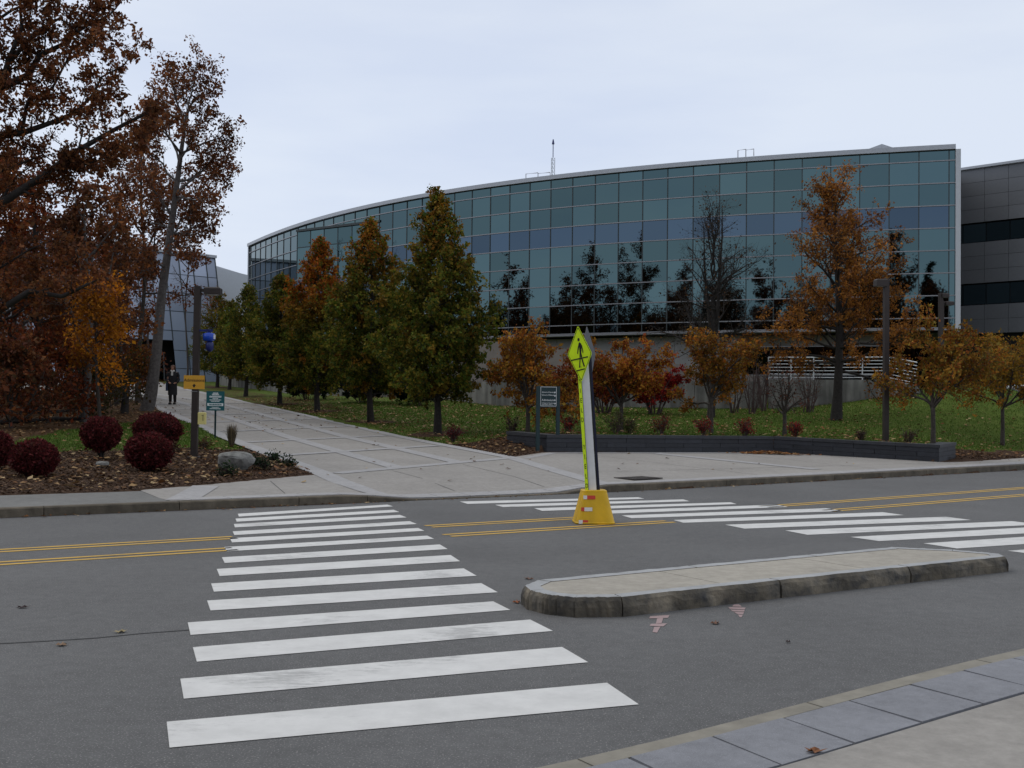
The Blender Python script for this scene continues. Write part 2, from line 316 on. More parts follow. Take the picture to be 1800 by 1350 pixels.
M['sign_green'] = solid('dark_green_sign', (.004, .024, .028), .4, var=.06); M['sign_teal'] = solid('teal_sign', (.012, .10, .115), .45, var=.05)
M['sign_white'] = solid('sign_white', (.72, .74, .75), .5, var=.04); M['box_yellow'] = solid('pale_yellow_box', (.66, .58, .22), .55, var=.06)
M['lime'] = solid('fluorescent_lime', (.70, .95, .015), .45, var=.04); M['sign_grey'] = solid('bare_aluminium', (.12, .125, .135), .6, .2, var=.08)
M['post_white'] = solid('white_post', (.80, .81, .82), .5, var=.07, scale=8, stain=.12); M['post_navy'] = solid('navy_post', (.010, .012, .035), .45, var=.1)
M['tub_yellow'] = solid('yellow_plastic', (.70, .42, .006), .45, var=.10, scale=5, stain=.15, bump=.12, bscale=40); M['red_tape'] = solid('red_tape', (.58, .05, .025), .35, var=.08); M['white_tape'] = solid('white_tape', (.72, .7, .68), .35, var=.06)
M['blue_lens'] = solid('blue_lens', (.01, .06, .42), .25, var=.05); M['navy'] = solid('navy_metal', (.012, .02, .12), .4, var=.1)
M['iron'] = solid('cast_iron', (.06, .052, .047), .7, .4, var=.3, scale=20); M['rock'] = solid('granite_boulder', (.19, .19, .18), .9, var=.55, scale=6, bump=1.0, bscale=14)
M['coat'] = solid('black_coat', (.012, .012, .014), .8, var=.2); M['trousers'] = solid('dark_trousers', (.018, .016, .016), .85); M['skin'] = solid('skin', (.42, .22, .15), .6, var=.05)
M['hair'] = solid('auburn_hair', (.10, .035, .015), .6, var=.3, scale=40); M['scarf'] = solid('white_scarf', (.62, .6, .56), .85); M['bag'] = solid('navy_bag', (.02, .035, .07), .6); M['shoe'] = solid('black_shoe', (.01, .01, .01), .4)
M['car_white'] = solid('white_car_paint', (.66, .68, .7), .25, var=.03, spec=.6); M['car_blue'] = solid('silver_car_paint', (.3, .34, .4), .25, .3, var=.03); M['tyre'] = solid('tyre', (.015, .015, .015), .9); M['car_glass'] = glass('car_glass', (.12, .13, .14))
M['mast_white'] = solid('white_mast', (.36, .38, .42), .6); M['mast_red'] = solid('red_mast', (.55, .2, .17), .6); M['stem'] = solid('reddish_twig', (.075, .05, .048), .9, var=.3)
rng = np.random.default_rng(7); random.seed(7)

# ------------------------------------------------------------------ ground, road, pavements
def ground_mat():
    mt, nt, bs, out = newmat('ground'); tc = N(nt, 'ShaderNodeTexCoord'); at_ = N(nt, 'ShaderNodeAttribute', attribute_name='tint'); sp = N(nt, 'ShaderNodeSeparateColor'); nt.links.new(at_.outputs['Color'], sp.inputs[0])
    def ramp3(scale, cols, det=8.0, rough=.7):
        no = N(nt, 'ShaderNodeTexNoise', Scale=scale, Detail=det, Roughness=rough); nt.links.new(tc.outputs['Object'], no.inputs['Vector']); rp = N(nt, 'ShaderNodeValToRGB'); e = rp.color_ramp.elements
        e[0].position = .3; e[0].color = rgb(cols[0]); e[1].position = .7; e[1].color = rgb(cols[2]); k = e.new(.5); k.color = rgb(cols[1]); nt.links.new(no.outputs['Fac'], rp.inputs['Fac']); return rp.outputs['Color']
    grass = ramp3(3.0, [(.05, .08, .012), (.08, .12, .02), (.12, .14, .032)], 10.0, .8)
    mulch = ramp3(14.0, [(.032, .018, .012), (.072, .042, .027), (.13, .08, .05)], 8.0, .8)
    litter = ramp3(8.0, [(.03, .02, .013), (.075, .042, .022), (.14, .075, .035)], 8.0, .8)
    ed = N(nt, 'ShaderNodeTexNoise', Scale=2.2, Detail=6.0, Roughness=.7); nt.links.new(tc.outputs['Object'], ed.inputs['Vector'])
    def fac(ch, a=.8):
        ad = N(nt, 'ShaderNodeMath', operation='ADD'); nt.links.new(sp.outputs[ch], ad.inputs[0]); sb = N(nt, 'ShaderNodeMath', operation='MULTIPLY_ADD'); sb.inputs[1].default_value = a; sb.inputs[2].default_value = -a/2; nt.links.new(ed.outputs['Fac'], sb.inputs[0]); nt.links.new(sb.outputs[0], ad.inputs[1])
        rp = N(nt, 'ShaderNodeValToRGB'); rp.color_ramp.elements[0].position = .42; rp.color_ramp.elements[1].position = .56; nt.links.new(ad.outputs[0], rp.inputs['Fac']); return rp.outputs['Color']
    m1 = N(nt, 'ShaderNodeMixRGB'); nt.links.new(fac('Green', 1.0), m1.inputs['Fac']); nt.links.new(grass, m1.inputs['Color1']); nt.links.new(litter, m1.inputs['Color2'])
    m2 = N(nt, 'ShaderNodeMixRGB'); nt.links.new(fac('Red', .5), m2.inputs['Fac']); nt.links.new(m1.outputs[0], m2.inputs['Color1']); nt.links.new(mulch, m2.inputs['Color2'])
    nt.links.new(m2.outputs[0], bs.inputs['Base Color']); bs.inputs['Roughness'].default_value = .95; bs.inputs['Specular IOR Level'].default_value = .1
    nb = N(nt, 'ShaderNodeTexNoise', Scale=22.0, Detail=6.0, Roughness=.75); nt.links.new(tc.outputs['Object'], nb.inputs['Vector']); bp = N(nt, 'ShaderNodeBump'); bp.inputs['Strength'].default_value = .9; bp.inputs['Distance'].default_value = .04; nt.links.new(nb.outputs['Fac'], bp.inputs['Height']); nt.links.new(bp.outputs[0], bs.inputs['Normal'])
    return mt
M['ground'] = ground_mat()
PEAR = [(767, 763, 335, 1.78), (650, 742, 385, 1.85), (558, 723, 418, 1.85), (493, 711, 485, 1.75), (433, 697, 500, 1.55), (403, 685, 530, 1.3), (381, 681, 508, 1.75)]
PEAR_P = [on(a, b) for a, b, *_ in PEAR]
def masks(x, y):
    t, s = TS(x, y); wob = .35*np.sin(t*1.7) + .25*np.sin(t*3.1 + s)
    left = t < tL(s)
    mul = np.where(left, smooth((27.0 + .1*(t - 4) + wob - s)/.8 + .5), 0)
    mul = np.maximum(mul, np.where(~left & (t < 19.2), smooth((28.6 + .3*wob - (t - 16)*.2 - s)/.6 + .5), 0))
    mul = np.maximum(mul, np.where((t > 27.6), smooth((s_back(t) + 1.9 + .4*wob - s)/.5 + .5), 0))
    mul = np.maximum(mul, np.where((t > 17) & (t < 28.5), smooth((s_back(t) + .9 + .3*wob - s)/.4 + .5), 0))
    for p in PEAR_P: mul = np.maximum(mul, smooth((1.0 - np.hypot(x - p[0], y - p[1]))/.4 + .5))
    fe = np.interp(t, [-30, 4.5, 6.1, 10.8, 14], [29.0, 31.0, 33.0, 41.0, 46])
    lit = np.where(left, smooth((s - fe + wob)/1.5 + .5), 0)
    lit = np.maximum(lit, np.where(~left & (t < tR(s) + 3.2), .38 + .1*smooth((s - 40)/10), 0))
    lit = np.maximum(lit, np.where(~left & (t > tR(s) + 2), .16, 0)); lit = np.maximum(lit, np.where(s < 3, .1, 0))
    return np.clip(mul, 0, 1), np.clip(lit, 0, 1)
def axis(a, b, st, lo, hi):
    c = list(np.arange(a, b + 1e-6, st)); d = st; x = a
    while x > lo: d *= 1.12; x -= d; c.insert(0, x)
    d = st; x = c[-1]
    while x < hi: d *= 1.12; x += d; c.append(x)
    return np.array(c)
ta, sa = axis(-6, 42, .2, -420, 420), axis(16, 46, .2, -420, 520)
TT, SS = np.meshgrid(ta, sa); GX, GY = W(TT, SS); GZ = G(GX, GY)
nt_, ns_ = len(ta), len(sa); idx = np.arange(nt_*ns_).reshape(ns_, nt_)
gm, gl = masks(GX, GY)
ground = npmesh('ground', np.stack([GX, GY, GZ], -1).reshape(-1, 3), np.stack([idx[:-1, :-1], idx[:-1, 1:], idx[1:, 1:], idx[1:, :-1]], -1).reshape(-1, 4), M['ground'], None, True,
                np.stack([gm.ravel(), gl.ravel(), 0*gl.ravel()], -1)); tag(ground, kind='structure')
def sheet(name, ts, s0f, s1f, n, zf, mat, parent=None, dz=0.0):
    ts = np.asarray(ts, float); a, b = s0f(ts), s1f(ts); k = np.linspace(0, 1, n)
    S = a[None]*(1 - k[:, None]) + b[None]*k[:, None]; T = np.broadcast_to(ts, S.shape); X, Y = W(T, S); Z = zf(T, S) + dz
    id_ = np.arange(S.size).reshape(S.shape)
    return npmesh(name, np.stack([X, Y, Z], -1).reshape(-1, 3), np.stack([id_[:-1, :-1], id_[:-1, 1:], id_[1:, 1:], id_[1:, :-1]], -1).reshape(-1, 4), mat, parent, True)
tt = np.concatenate([np.linspace(-400, -20, 20), np.arange(-19, 60, 1.0), np.linspace(61, 400, 30)])
road = sheet('road', tt, lambda t: np.full_like(t, 3.9), lambda t: s_kerb(t) + .02, 24, lambda t, s: 0*t, M['asphalt']); tag(road, kind='structure')
def quadz(name, px, mat, parent, z=.004):
    P = [flat(a, b, z) for a, b in px]; return pymesh(name, P, [(3, 2, 1, 0)], mat, parent)
CW1 = [((418, 903), (681, 887), (691, 890), (420, 908)), ((414, 911.5), (692, 896), (702, 900), (416, 917)), ((411, 921), (703, 905), (715, 909.5), (413, 927)), ((409, 934), (720, 916), (733, 921), (412, 940.5)),
       ((404, 946), (735, 928), (746, 933), (408, 953.5)), ((394, 961.5), (751, 941.5), (763, 947), (399, 969)), ((390, 979.5), (773, 957), (787, 965), (395, 989.5)), ((381, 1000), (792, 975.5), (809, 986.5), (386, 1012.5)),
       ((371, 1025.5), (815, 999), (838, 1012), (376, 1040)), ((364, 1055.5), (846, 1025), (875, 1041), (370, 1073)), ((330, 1094), (867, 1057), (897, 1072), (335, 1116)), ((339, 1137.5), (932, 1089), (972, 1109), (346, 1163)),
       ((317, 1193), (988, 1137), (1034, 1164), (323, 1228)), ((293, 1268.5), (1067, 1200), (1123, 1238), (298, 1314))]
CW2 = [((808, 881.5), (1122, 874), (1133, 876.7), (822, 885.7)), ((870, 887.3), (1201, 877.7), (1212, 881), (884, 891.4)), ((939, 893.3), (1284, 882.8), (1295, 886), (953, 898)), ((1010, 899.5), (1366, 887), (1385, 891), (1026, 904.5)),
       ((1093, 906), (1452, 893.3), (1483, 898.2), (1110.5, 910.8)), ((1183.8, 914), (1551.4, 900.2), (1589, 905.4), (1201, 918.8)), ((1274.4, 922.3), (1662, 908.3), (1708, 914), (1308.6, 929.2)), ((1380, 932.4), (1778, 916), (1832, 922), (1419.4, 940)),
       ((1495, 943.8), (1900, 922), (1965, 929), (1545, 951)), ((1623, 955), (2040, 928), (2110, 936), (1682, 964)), ((1771, 968), (2200, 938), (2290, 947), (1840, 977))]
for q in CW1 + CW2: quadz('crosswalk_stripe', q, M['white_paint'], road)
def line(t0, t1, s0, w, mat, name, z=.004):
    ts = np.linspace(t0, t1, max(4, int((t1 - t0)/1.2))); sheet(name, ts, lambda t: s0 - w/2 + bendc(t), lambda t: s0 + w/2 + bendc(t), 2, lambda t, s: 0*t, mat, road, z)
for s0 in (13.0, 11.98):
    for off in (-.1, .1):
        line(-80, 4.15 if s0 < 12.5 else 4.5, s0 + off, .085, M['yellow_paint'], 'lane_line')
        line(6.85 if s0 < 12.5 else 7.15, 10.5 if s0 < 12.5 else 10.1, s0 + off, .085, M['yellow_paint'], 'lane_line')
        line(13.9 if s0 < 12.5 else 13.5, 90, s0 + off, .085, M['yellow_paint'], 'lane_line')
sp = [flat(x, y, .003) for x, y in ((-300, 1148), (0, 1131), (90, 1126), (170, 1121), (250, 1113), (332, 1107))]
sb_ = MB(); V = []
for i, p in enumerate(sp): V += [p + np.array([0, .012 + .006*(i % 2), 0]), p - np.array([0, .014, 0])]
sb_.add(V, [(2*i + 1, 2*i + 3, 2*i + 2, 2*i) for i in range(len(sp) - 1)]).build('tar_seam', M['seam'], road)
# pink survey marks on the asphalt: a cross shape and a solid arrow
def mark(pxs): 
    k = MB()
    for q in pxs:
        P = [flat(a, b, .0035) for a, b in q]; k.add(P, [tuple(range(len(P)))[::-1]])
    k.build('survey_mark', M['pink_paint'], road)
mark([[(1143, 1083), (1177, 1081), (1174, 1086), (1141, 1087)], [(1155, 1087), (1166, 1086), (1163, 1095), (1153, 1096)], [(1144, 1096.5), (1173, 1095.5), (1166, 1101), (1142, 1100)], [(1150, 1102), (1161, 1101.5), (1155, 1112), (1147, 1111)]])
mark([[(1280, 1067), (1311, 1068), (1309, 1071), (1283, 1070)], [(1284, 1071.5), (1309, 1072), (1308, 1075), (1288, 1074.5)], [(1290, 1075.5), (1308, 1076), (1306, 1080), (1296, 1079)], [(1297, 1080), (1306, 1081), (1303, 1085), (1300, 1084.5)], [(1290, 1062.5), (1299, 1062), (1304, 1066.5), (1287, 1066)]])

# far kerb: stones with open joints, dropped at the crossing
def kerb_stone(ta_, tb_, width, s0f, ztop, mat, parent, name='kerb_stone', n=4, flip=1, zb=-.1):
    ts = np.linspace(ta_ + .006, tb_ - .006, n); V = []; ch = .018
    for t in ts:
        s0 = float(s0f(t)); zt = max(float(ztop(t)), .008); s1 = s0 + flip*width; c = min(ch, zt*.6)
        for s_, z_ in ((s0, zb), (s0, zt - c), (s0 + flip*c, zt), (s1, zt), (s1, zb)): V.append((*W(t, s_), z_))
    F = []
    for i in range(n - 1):
        for j in range(4): F.append((5*i + j, 5*(i + 1) + j, 5*(i + 1) + j + 1, 5*i + j + 1) if flip > 0 else (5*i + j, 5*i + j + 1, 5*(i + 1) + j + 1, 5*(i + 1) + j))
    F += [tuple(range(5)), tuple(range(5*(n - 1), 5*n))[::-1]]
    return pymesh(name, V, F, mat, parent)
kerb = thing('far_kerb', (0, 0, 0), kind='structure')
tk = -30.0
while tk < 62:
    L = 1.2 if 6 < tk < 14 else 2.1 + .4*math.sin(tk*3.3)
    kerb_stone(tk, tk + L, .16, s_kerb, lambda t: zpave(t, s_kerb(t)) + .004, M['kerb_far'], kerb); tk += L
# plaza, pavements
ts = np.concatenate([np.arange(4.84, 15.4, .35), [15.46], np.arange(15.8, 17.2, .35), [17.3], np.arange(17.7, 24.5, .4), [24.6], np.arange(24.9, 26.8, .35), [26.9, 27.7], np.arange(28.2, 62, .6)])
plaza = sheet('plaza', ts, lambda t: s_kerb(t) + .165, s_back, 16, zpave, M['concrete']); tag(plaza, kind='structure')
pavement_left = sheet('pavement_left', np.concatenate([np.linspace(-120, -8, 15), np.arange(-7, 4.9, .5), [4.83]]), lambda t: s_kerb(t) + .165, s_back, 5, zpave, M['old_asphalt']); tag(pavement_left, kind='structure')
sg = np.concatenate([[19.6], np.arange(20.2, 56, .8), np.arange(56, 100.5, 1.5)])
V = []; NC = 7
for s in sg:
    for k in range(NC):
        t0, t1 = float(tL(s)), float(tR(s)); t = t0 + (t1 - t0)*k/(NC - 1); V.append((*W(t, s), float(zpave(t, s)) - .004))
V = np.array(V); id_ = np.arange(len(V)).reshape(-1, NC)
_keep = [(i, j) for i in range(len(sg) - 1) for j in range(NC - 1) if sg[i + 1] > 20.3]
path = npmesh('path', V, np.array([[id_[i, j], id_[i, j + 1], id_[i + 1, j + 1], id_[i + 1, j]] for i, j in _keep]), M['concrete'], None, True); tag(path, kind='structure')
def strip(name, pts, w, mat, parent, dz=.006, joint=0):
    # a strip of paving along (t, s) points
    P = np.array(pts, float); seg = []
    for a, b in zip(P[:-1], P[1:]):
        n = max(2, int(np.linalg.norm(b - a)/.7)); seg += [a + (b - a)*i/n for i in range(n)]
    seg.append(P[-1]); seg = np.array(seg); T = np.gradient(seg, axis=0); T /= np.linalg.norm(T, axis=1, keepdims=True); Nn = np.stack([-T[:, 1], T[:, 0]], 1)
    V = []
    for p, n in zip(seg, Nn):
        for k in (-.5, .5):
            q = p + n*w*k; V.append((*W(q[0], q[1]), float(zpave(q[0], q[1])) + dz))
    return pymesh(name, V, [(2*i, 2*i + 2, 2*i + 3, 2*i + 1)[::-1] for i in range(len(seg) - 1)], mat, parent)
BW = .42
for f, dz in ((0.035, .006), (.35, .006), (.66, .006), (.965, .006)):
    s0 = {0.035: 17.0, .965: 17.0}.get(f, 21.4)
    ss = np.arange(s0 if f in (.035, .965) else s0 + (f - .35)*3.2, 92, 3.0)
    pts = [(float(tL(min(s, 56) if f < .5 else s)*(1 - f) + tR(s)*f), s) for s in ss]
    if f == .035: pts = [(8.5, 17.1), (8.62, 19.2), (8.95, 20.8)] + [p for p in pts if p[1] > 22]
    if f == .965: pts = [(13.35, 17.3), (14.2, 20.2), (15.2, 23.4)] + [p for p in pts if p[1] > 26]
    strip('paver_band', pts, BW, M['paver'], path, dz)
for k in range(12):
    s0 = 20.55 + 4.55*k
    strip('paver_band', [(float(tL(s0)) + .45, s0 + .1), (float(tR(s0 + 2.4)) - .45, s0 + 2.6)] if k else [(9.2, 20.6), (15.2, 23.35)], .34, M['paver'], path, .008)
strip('paver_band', [(5.0, 16.95), (6.05, 19.0)], .45, M['paver'], plaza, .008)
strip('paver_band', [(20.3, 23.8), (20.95, 18.6)], .42, M['paver'], plaza, .008)
strip('paver_band', [(15.5, 23.2), (17.3, 24.55), (24.5, 23.2)], .22, M['paver'], plaza, .006)
# bevelled edge pavers along the kerb
tk = 5.15
while tk < 31:
    L = .62; a, b = tk + .008, tk + L - .008; s0 = lambda t: float(s_kerb(t)) + .17
    V = []
    for t in (a, b):
        for d in (0, .42): V.append((*W(t, s0(t) + d), float(zpave(t, s0(t) + d)) + .012))
    V += [(v[0], v[1], v[2] - .06) for v in V]
    pymesh('edge_paver', V, [(0, 2, 3, 1), (0, 1, 5, 4), (2, 6, 7, 3), (0, 4, 6, 2), (1, 3, 7, 5)], M['paver'], plaza); tk += L
# plaza control joints
for t0 in (18.2, 22.8, 25.4): strip('control_joint', [(t0, float(s_kerb(t0)) + .7), (t0 - .25, float(s_back(t0)) - .3)], .014, M['seam'], plaza, .003)
for q in ([(10.2, 17.6), (10.6, 20.9)], [(12.2, 17.6), (12.9, 21.9)], [(6.9, 17.5), (7.4, 19.5)], [(15.4, 19.4), (27, 19.2)]): strip('control_joint', q, .014, M['seam'], plaza, .003)
# drain grate: frame and bars
gc = on(1122, 841.5); t_, s_ = TS(gc[0], gc[1]); grate = thing('drain_grate', (gc[0], gc[1], float(zpave(t_, s_)) + .004), A33 + .12, 'rusty brown square drain grate set in the plaza beside the kerb', 'drain')
g = MB(); g.box(-.42, .42, -.30, -.25, 0, .02).box(-.42, .42, .25, .30, 0, .02).box(-.42, -.37, -.25, .25, 0, .02).box(.37, .42, -.25, .25, 0, .02); g.build('grate_frame', M['iron'], grate)
MB().box(-.37, .37, -.25, .25, .001, .003).build('pit', M['void'], grate)
for i in range(12):
    x = -.34 + i*.062; MB().box(x - .018, x + .018, -.25, .25, .003, .014).build('grate_bar', M['iron'], grate)

# traffic island
island = thing('traffic_island', (0, 0, 0), kind='structure'); IH = .15
outl = [(5.38, 6.70), (5.05, 6.86), (4.93, 7.08), (4.92, 7.32), (5.02, 7.56), (5.30, 7.76), (7.0, 7.78), (8.6, 7.78), (9.92, 7.78), (10.32, 7.30), (10.47, 6.86), (10.30, 6.66), (8.8, 6.68), (7.1, 6.69)]
cen = np.array([7.6, 7.23]); O = np.array(outl)
def inset(d):
    n = len(O); R = []
    for i in range(n):
        a, b, c = O[i - 1], O[i], O[(i + 1) % n]; e1 = (b - a)/np.linalg.norm(b - a); e2 = (c - b)/np.linalg.norm(c - b)
        n1 = np.array([e1[1], -e1[0]]); n2 = np.array([e2[1], -e2[0]]); bis = n1 + n2; bis /= np.linalg.norm(bis); R.append(b + bis*d/max(.5, bis @ n1))
    return np.array(R)
I1, I2 = inset(.03), inset(.15)
for i in range(len(O)):
    j = (i + 1) % len(O); nsub = 14; V = []
    for k in range(nsub + 1):
        f = k/nsub; f = .006 + f*.988 if np.linalg.norm(O[j] - O[i]) > .4 else f
        o_, m_, n_ = O[i]*(1 - f) + O[j]*f, I1[i]*(1 - f) + I1[j]*f, I2[i]*(1 - f) + I2[j]*f; r = .012*math.sin(17*f + i*3) + .010*math.sin(41*f + i*7)
        V += [(*W(*(o_ + (o_ - cen)*0 )), -.05), (*W(*(o_ + (m_ - o_)*r*18)), IH*.5), (*W(*(o_ + (m_ - o_)*.35)), IH - .03 + r*.4), (*W(*m_), IH + r*.15), (*W(*n_), IH), (*W(*n_), -.05)]
    F = [(6*k + a, 6*(k + 1) + a, 6*(k + 1) + a + 1, 6*k + a + 1) for k in range(nsub) for a in range(5)] + [tuple(range(6)), tuple(range(6*nsub, 6*nsub + 6))[::-1]]
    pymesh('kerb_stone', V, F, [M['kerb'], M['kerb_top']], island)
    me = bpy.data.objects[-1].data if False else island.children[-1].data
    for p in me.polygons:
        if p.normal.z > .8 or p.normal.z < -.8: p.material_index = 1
cuts = [4.6, 6.55, 8.35, 11]
def clip(poly, lo, hi):
    for sgn, c in ((1, lo), (-1, hi)):
        out = []
        for a, b in zip(poly, poly[1:] + poly[:1]):
            da, db = sgn*(a[0] - c), sgn*(b[0] - c)
            if da >= 0: out.append(a)
            if da*db < 0: k = da/(da - db); out.append((a[0] + (b[0] - a[0])*k, a[1] + (b[1] - a[1])*k))
        poly = out
    return poly
I3 = [tuple(p) for p in inset(.153)]
for a, b in zip(cuts[:-1], cuts[1:]):
    pl = clip(I3, a + .006, b - .006); V = [(*W(*p), IH - .004) for p in pl] + [(*W(*p), 0) for p in pl]; k = len(pl)
    pymesh('concrete_panel', V, [tuple(range(k))[::-1]] + [(i, (i + 1) % k, (i + 1) % k + k, i + k) for i in range(k)], M['concrete_tan'], island)

# near pavement, bottom right: kerb, granite pavers, concrete
walk = thing('near_pavement', (0, 0, 0), kind='structure')
s_near = lambda t: 4.06 + .018*max(0, t - 3.5) + .004*max(0, t - 5)**2
z_near = lambda t: .012 + .11*float(smooth((t - 2.2)/4.5))
tk = -6.0
while tk < 30:
    L = 1.5; kerb_stone(tk, tk + L, .13, s_near, z_near, M['ramp_kerb'], walk, n=4, flip=-1); tk += L
tk = -6.3; i = 0
while tk < 26:
    L = .50 + .012*math.sin(i*2.1); V = []
    for d in (.14, .60):
        for t in (tk + .008, tk + L - .008): V.append((*W(t - d*.05, s_near(t) - d), z_near(t) + .004 + .003*math.sin(i*5.0 + d*9)))
    V += [(v[0], v[1], v[2] - .08) for v in V]
    pymesh('granite_paver', V, [(0, 2, 3, 1), (0, 1, 5, 4), (2, 6, 7, 3), (0, 4, 6, 2), (1, 3, 7, 5)], M['paver_near'], walk)
    if i in (24, 25, 26, 27, 28):
        pass
    tk += L; i += 1
for a, b in ((-6.3, -3.2), (-3.2, 0), (0, 2.4), (2.4, 5.75), (6.3, 9.4), (9.4, 12.6)):
    sheet('concrete_slab', np.linspace(a + .008, b - .008, 8), lambda t: np.array([s_near(x) - 3.2 for x in t]), lambda t: np.array([s_near(x) - .612 for x in t]), 4, lambda t, s: np.vectorize(z_near)(t), M['walk_near'], walk)
for k in range(5):
    V = []
    for d in (.615 + k*.5, 1.10 + k*.5):
        for t in (5.758, 6.292): V.append((*W(t, s_near(t) - d), z_near(t) + .003))
    V += [(v[0], v[1], v[2] - .08) for v in V]
    pymesh('granite_paver', V, [(0, 2, 3, 1), (0, 1, 5, 4), (2, 6, 7, 3), (0, 4, 6, 2), (1, 3, 7, 5)], M['paver_near'], walk)

# ------------------------------------------------------------------ buildings
def rebase(root):           # children were built in world coordinates
    inv = Matrix.LocRotScale(root.location, root.rotation_euler, None).inverted()
    for c in root.children: c.matrix_parent_inverse = inv
def lrp(a, b, f): return np.asarray(a, float)*(1 - f) + np.asarray(b, float)*f
ROOFPX = [(439, 430), (480, 411), (520, 397), (600, 374), (700, 352), (800, 334), (900, 319), (1000, 307), (1100, 297), (1200, 288), (1300, 280), (1400, 273), (1500, 267), (1600, 261), (1680, 256)]
RZ = 15.8
rp_ = np.array([flat(a, b, RZ)[:2] for a, b in ROOFPX])[::-1]
cl = np.concatenate([[0], np.cumsum(np.linalg.norm(np.diff(rp_, axis=0), axis=1))]); CL = cl[-1]
fx, fy = np.polyfit(cl, rp_[:, 0], 4), np.polyfit(cl, rp_[:, 1], 4)
def cv(l): return np.array([np.polyval(fx, l), np.polyval(fy, l)])
def cvn(l):
    d = cv(l + .05) - cv(l - .05); d /= np.linalg.norm(d); return d, np.array([d[1], -d[0]])*(1 if d[0]*0 - d[1]*0 + (d[1]*cv(l)[0] - d[0]*cv(l)[1]) < 0 else -1)
def outn(l):
    d = cv(l + .05) - cv(l - .05); d /= np.linalg.norm(d); n = np.array([d[1], -d[0]])
    return n if n @ cv(l) < 0 else -n
COLS = [0, .32] + [.32 + 1.524*k for k in range(1, int((CL - .32)/1.524) + 1)]; COLS.append(CL)
ROWS = [6.08, 6.6] + [6.6 + 1.205*k for k in range(1, 8)] + [15.60]
bld = thing('glass_building', (0, 66, gz(0, 60)), 0, 'long curved three storey building clad in teal mirrored glass panes', 'building')
def strip_curve(name, z0, z1, o0, o1, mat, parent, l0=0.0, l1=None, step=1.0):
    l1 = CL if l1 is None else l1; n = max(2, int((l1 - l0)/step) + 1); V = []
    for l in np.linspace(l0, l1, n):
        p, q = cv(l), outn(l)
        for o, z in ((o0, z0), (o1, z0), (o1, z1), (o0, z1)): V.append((*(p + q*o), z))
    F = [(4*i + a, 4*i + (a + 1) % 4, 4*i + 4 + (a + 1) % 4, 4*i + 4 + a) for i in range(n - 1) for a in range(4)] + [(0, 1, 2, 3), (4*n - 1, 4*n - 2, 4*n - 3, 4*n - 4)]
    return pymesh(name, V, F, mat, parent)
# bay with a flat glass front standing proud of the curve on the left
BA, BB, BZ = np.array([-16.1, 82.4]), np.array([-9.3, 77.6]), 14.5
strip_curve('core', 6.1, 15.62, -.4, -.06, M['void'], bld)
def unit_pane():
    me = bpy.data.meshes.new('pane'); V = [(x, y, z) for z in (-.5, .5) for y in (-.012, .012) for x in (-.5, .5)]
    me.from_pydata(V, [], [(0, 2, 3, 1), (4, 5, 7, 6), (0, 1, 5, 4), (2, 6, 7, 3), (0, 4, 6, 2), (1, 3, 7, 5)]); return me
PM = {}
for k in ('glass_teal', 'glass_blue', 'glass_dark', 'glass_prism', 'beige_panel', 'metal_panel', 'stone_pale', 'metal_light', 'ramp_wall', 'void', 'car_glass', 'planter', 'planter_top'):
    PM[k] = unit_pane(); PM[k].materials.append(M[k])
def slab(name, key, a, b, z0, z1, parent, gap=.03, thick=1.0, off=0.0, jit=.003, lean=None):
    a, b = np.asarray(a, float), np.asarray(b, float); d = b - a; w = np.linalg.norm(d); mid = (a + b)/2
    o = bpy.data.objects.new(name, PM[key]); link(o, parent); o.location = (mid[0], mid[1], (z0 + z1)/2)
    o.rotation_euler = (random.uniform(-jit, jit), random.uniform(-jit/3, jit/3), math.atan2(d[1], d[0]) + random.uniform(-jit, jit)); o.scale = (w - gap, thick, z1 - z0 - gap); return o
cand = []
BLUE = (4, 7)
def rowkey(r): return 'glass_blue' if r in (5,) else ('glass_dark' if r in (0,) else 'glass_teal')
for i in range(len(COLS) - 1):
    a, b = cv(COLS[i]), cv(COLS[i + 1]); mid = (a + b)/2; nrm = outn((COLS[i] + COLS[i + 1])/2); vd = -mid/np.linalg.norm(mid)
    for r in range(len(ROWS) - 1):
        z0, z1 = ROWS[r], ROWS[r + 1]; cand.append((np.linalg.norm(b - a)*(z1 - z0)*abs(nrm @ vd)/(mid @ mid), a, b, z0, z1, rowkey(r)))
BROWS = [6.1 + 1.2*k for k in range(8)]
for i in range(6):
    a, b = lrp(BB, BA, i/6), lrp(BB, BA, (i + 1)/6); mid = (a + b)/2; n = np.array([-.58, -.814]); vd = -mid/np.linalg.norm(mid)
    for r in range(7): cand.append((1.38*1.2*abs(n @ vd)/(mid @ mid), a, b, BROWS[r], BROWS[r + 1], 'glass_teal' if r not in (3,) else 'glass_blue'))
cand.sort(key=lambda c: -c[0])
for c in cand[:300]: slab('pane', c[5], c[1], c[2], c[3], c[4], bld, .035)
rest = MB()
for c in cand[300:]:
    a, b = lrp(c[1], c[2], .015), lrp(c[1], c[2], .985); rest.add([(*a, c[3] + .018), (*b, c[3] + .018), (*b, c[4] - .018), (*a, c[4] - .018)], [(0, 1, 2, 3)])
tag(rest.build('far_panes', M['glass_teal'], bld), kind='stuff')
for r, z in enumerate(ROWS): strip_curve('mullion', z - .028, z + .028, -.03, .075, M['alum'] if r < 9 else M['alum_dark'], bld)
for i, l in enumerate(COLS):
    p, q = cv(l), outn(l); MB().bar((*(p + q*.012), ROWS[0]), (*(p + q*.012), ROWS[-1]), .055, .055, (q[0], q[1], 0)).build('mullion', M['alum_dark'], bld)
strip_curve('coping', 15.605, 15.86, -.5, .22, M['coping'], bld)
strip_curve('sill', 5.95, 6.045, -1.4, .1, M['alum'], bld)
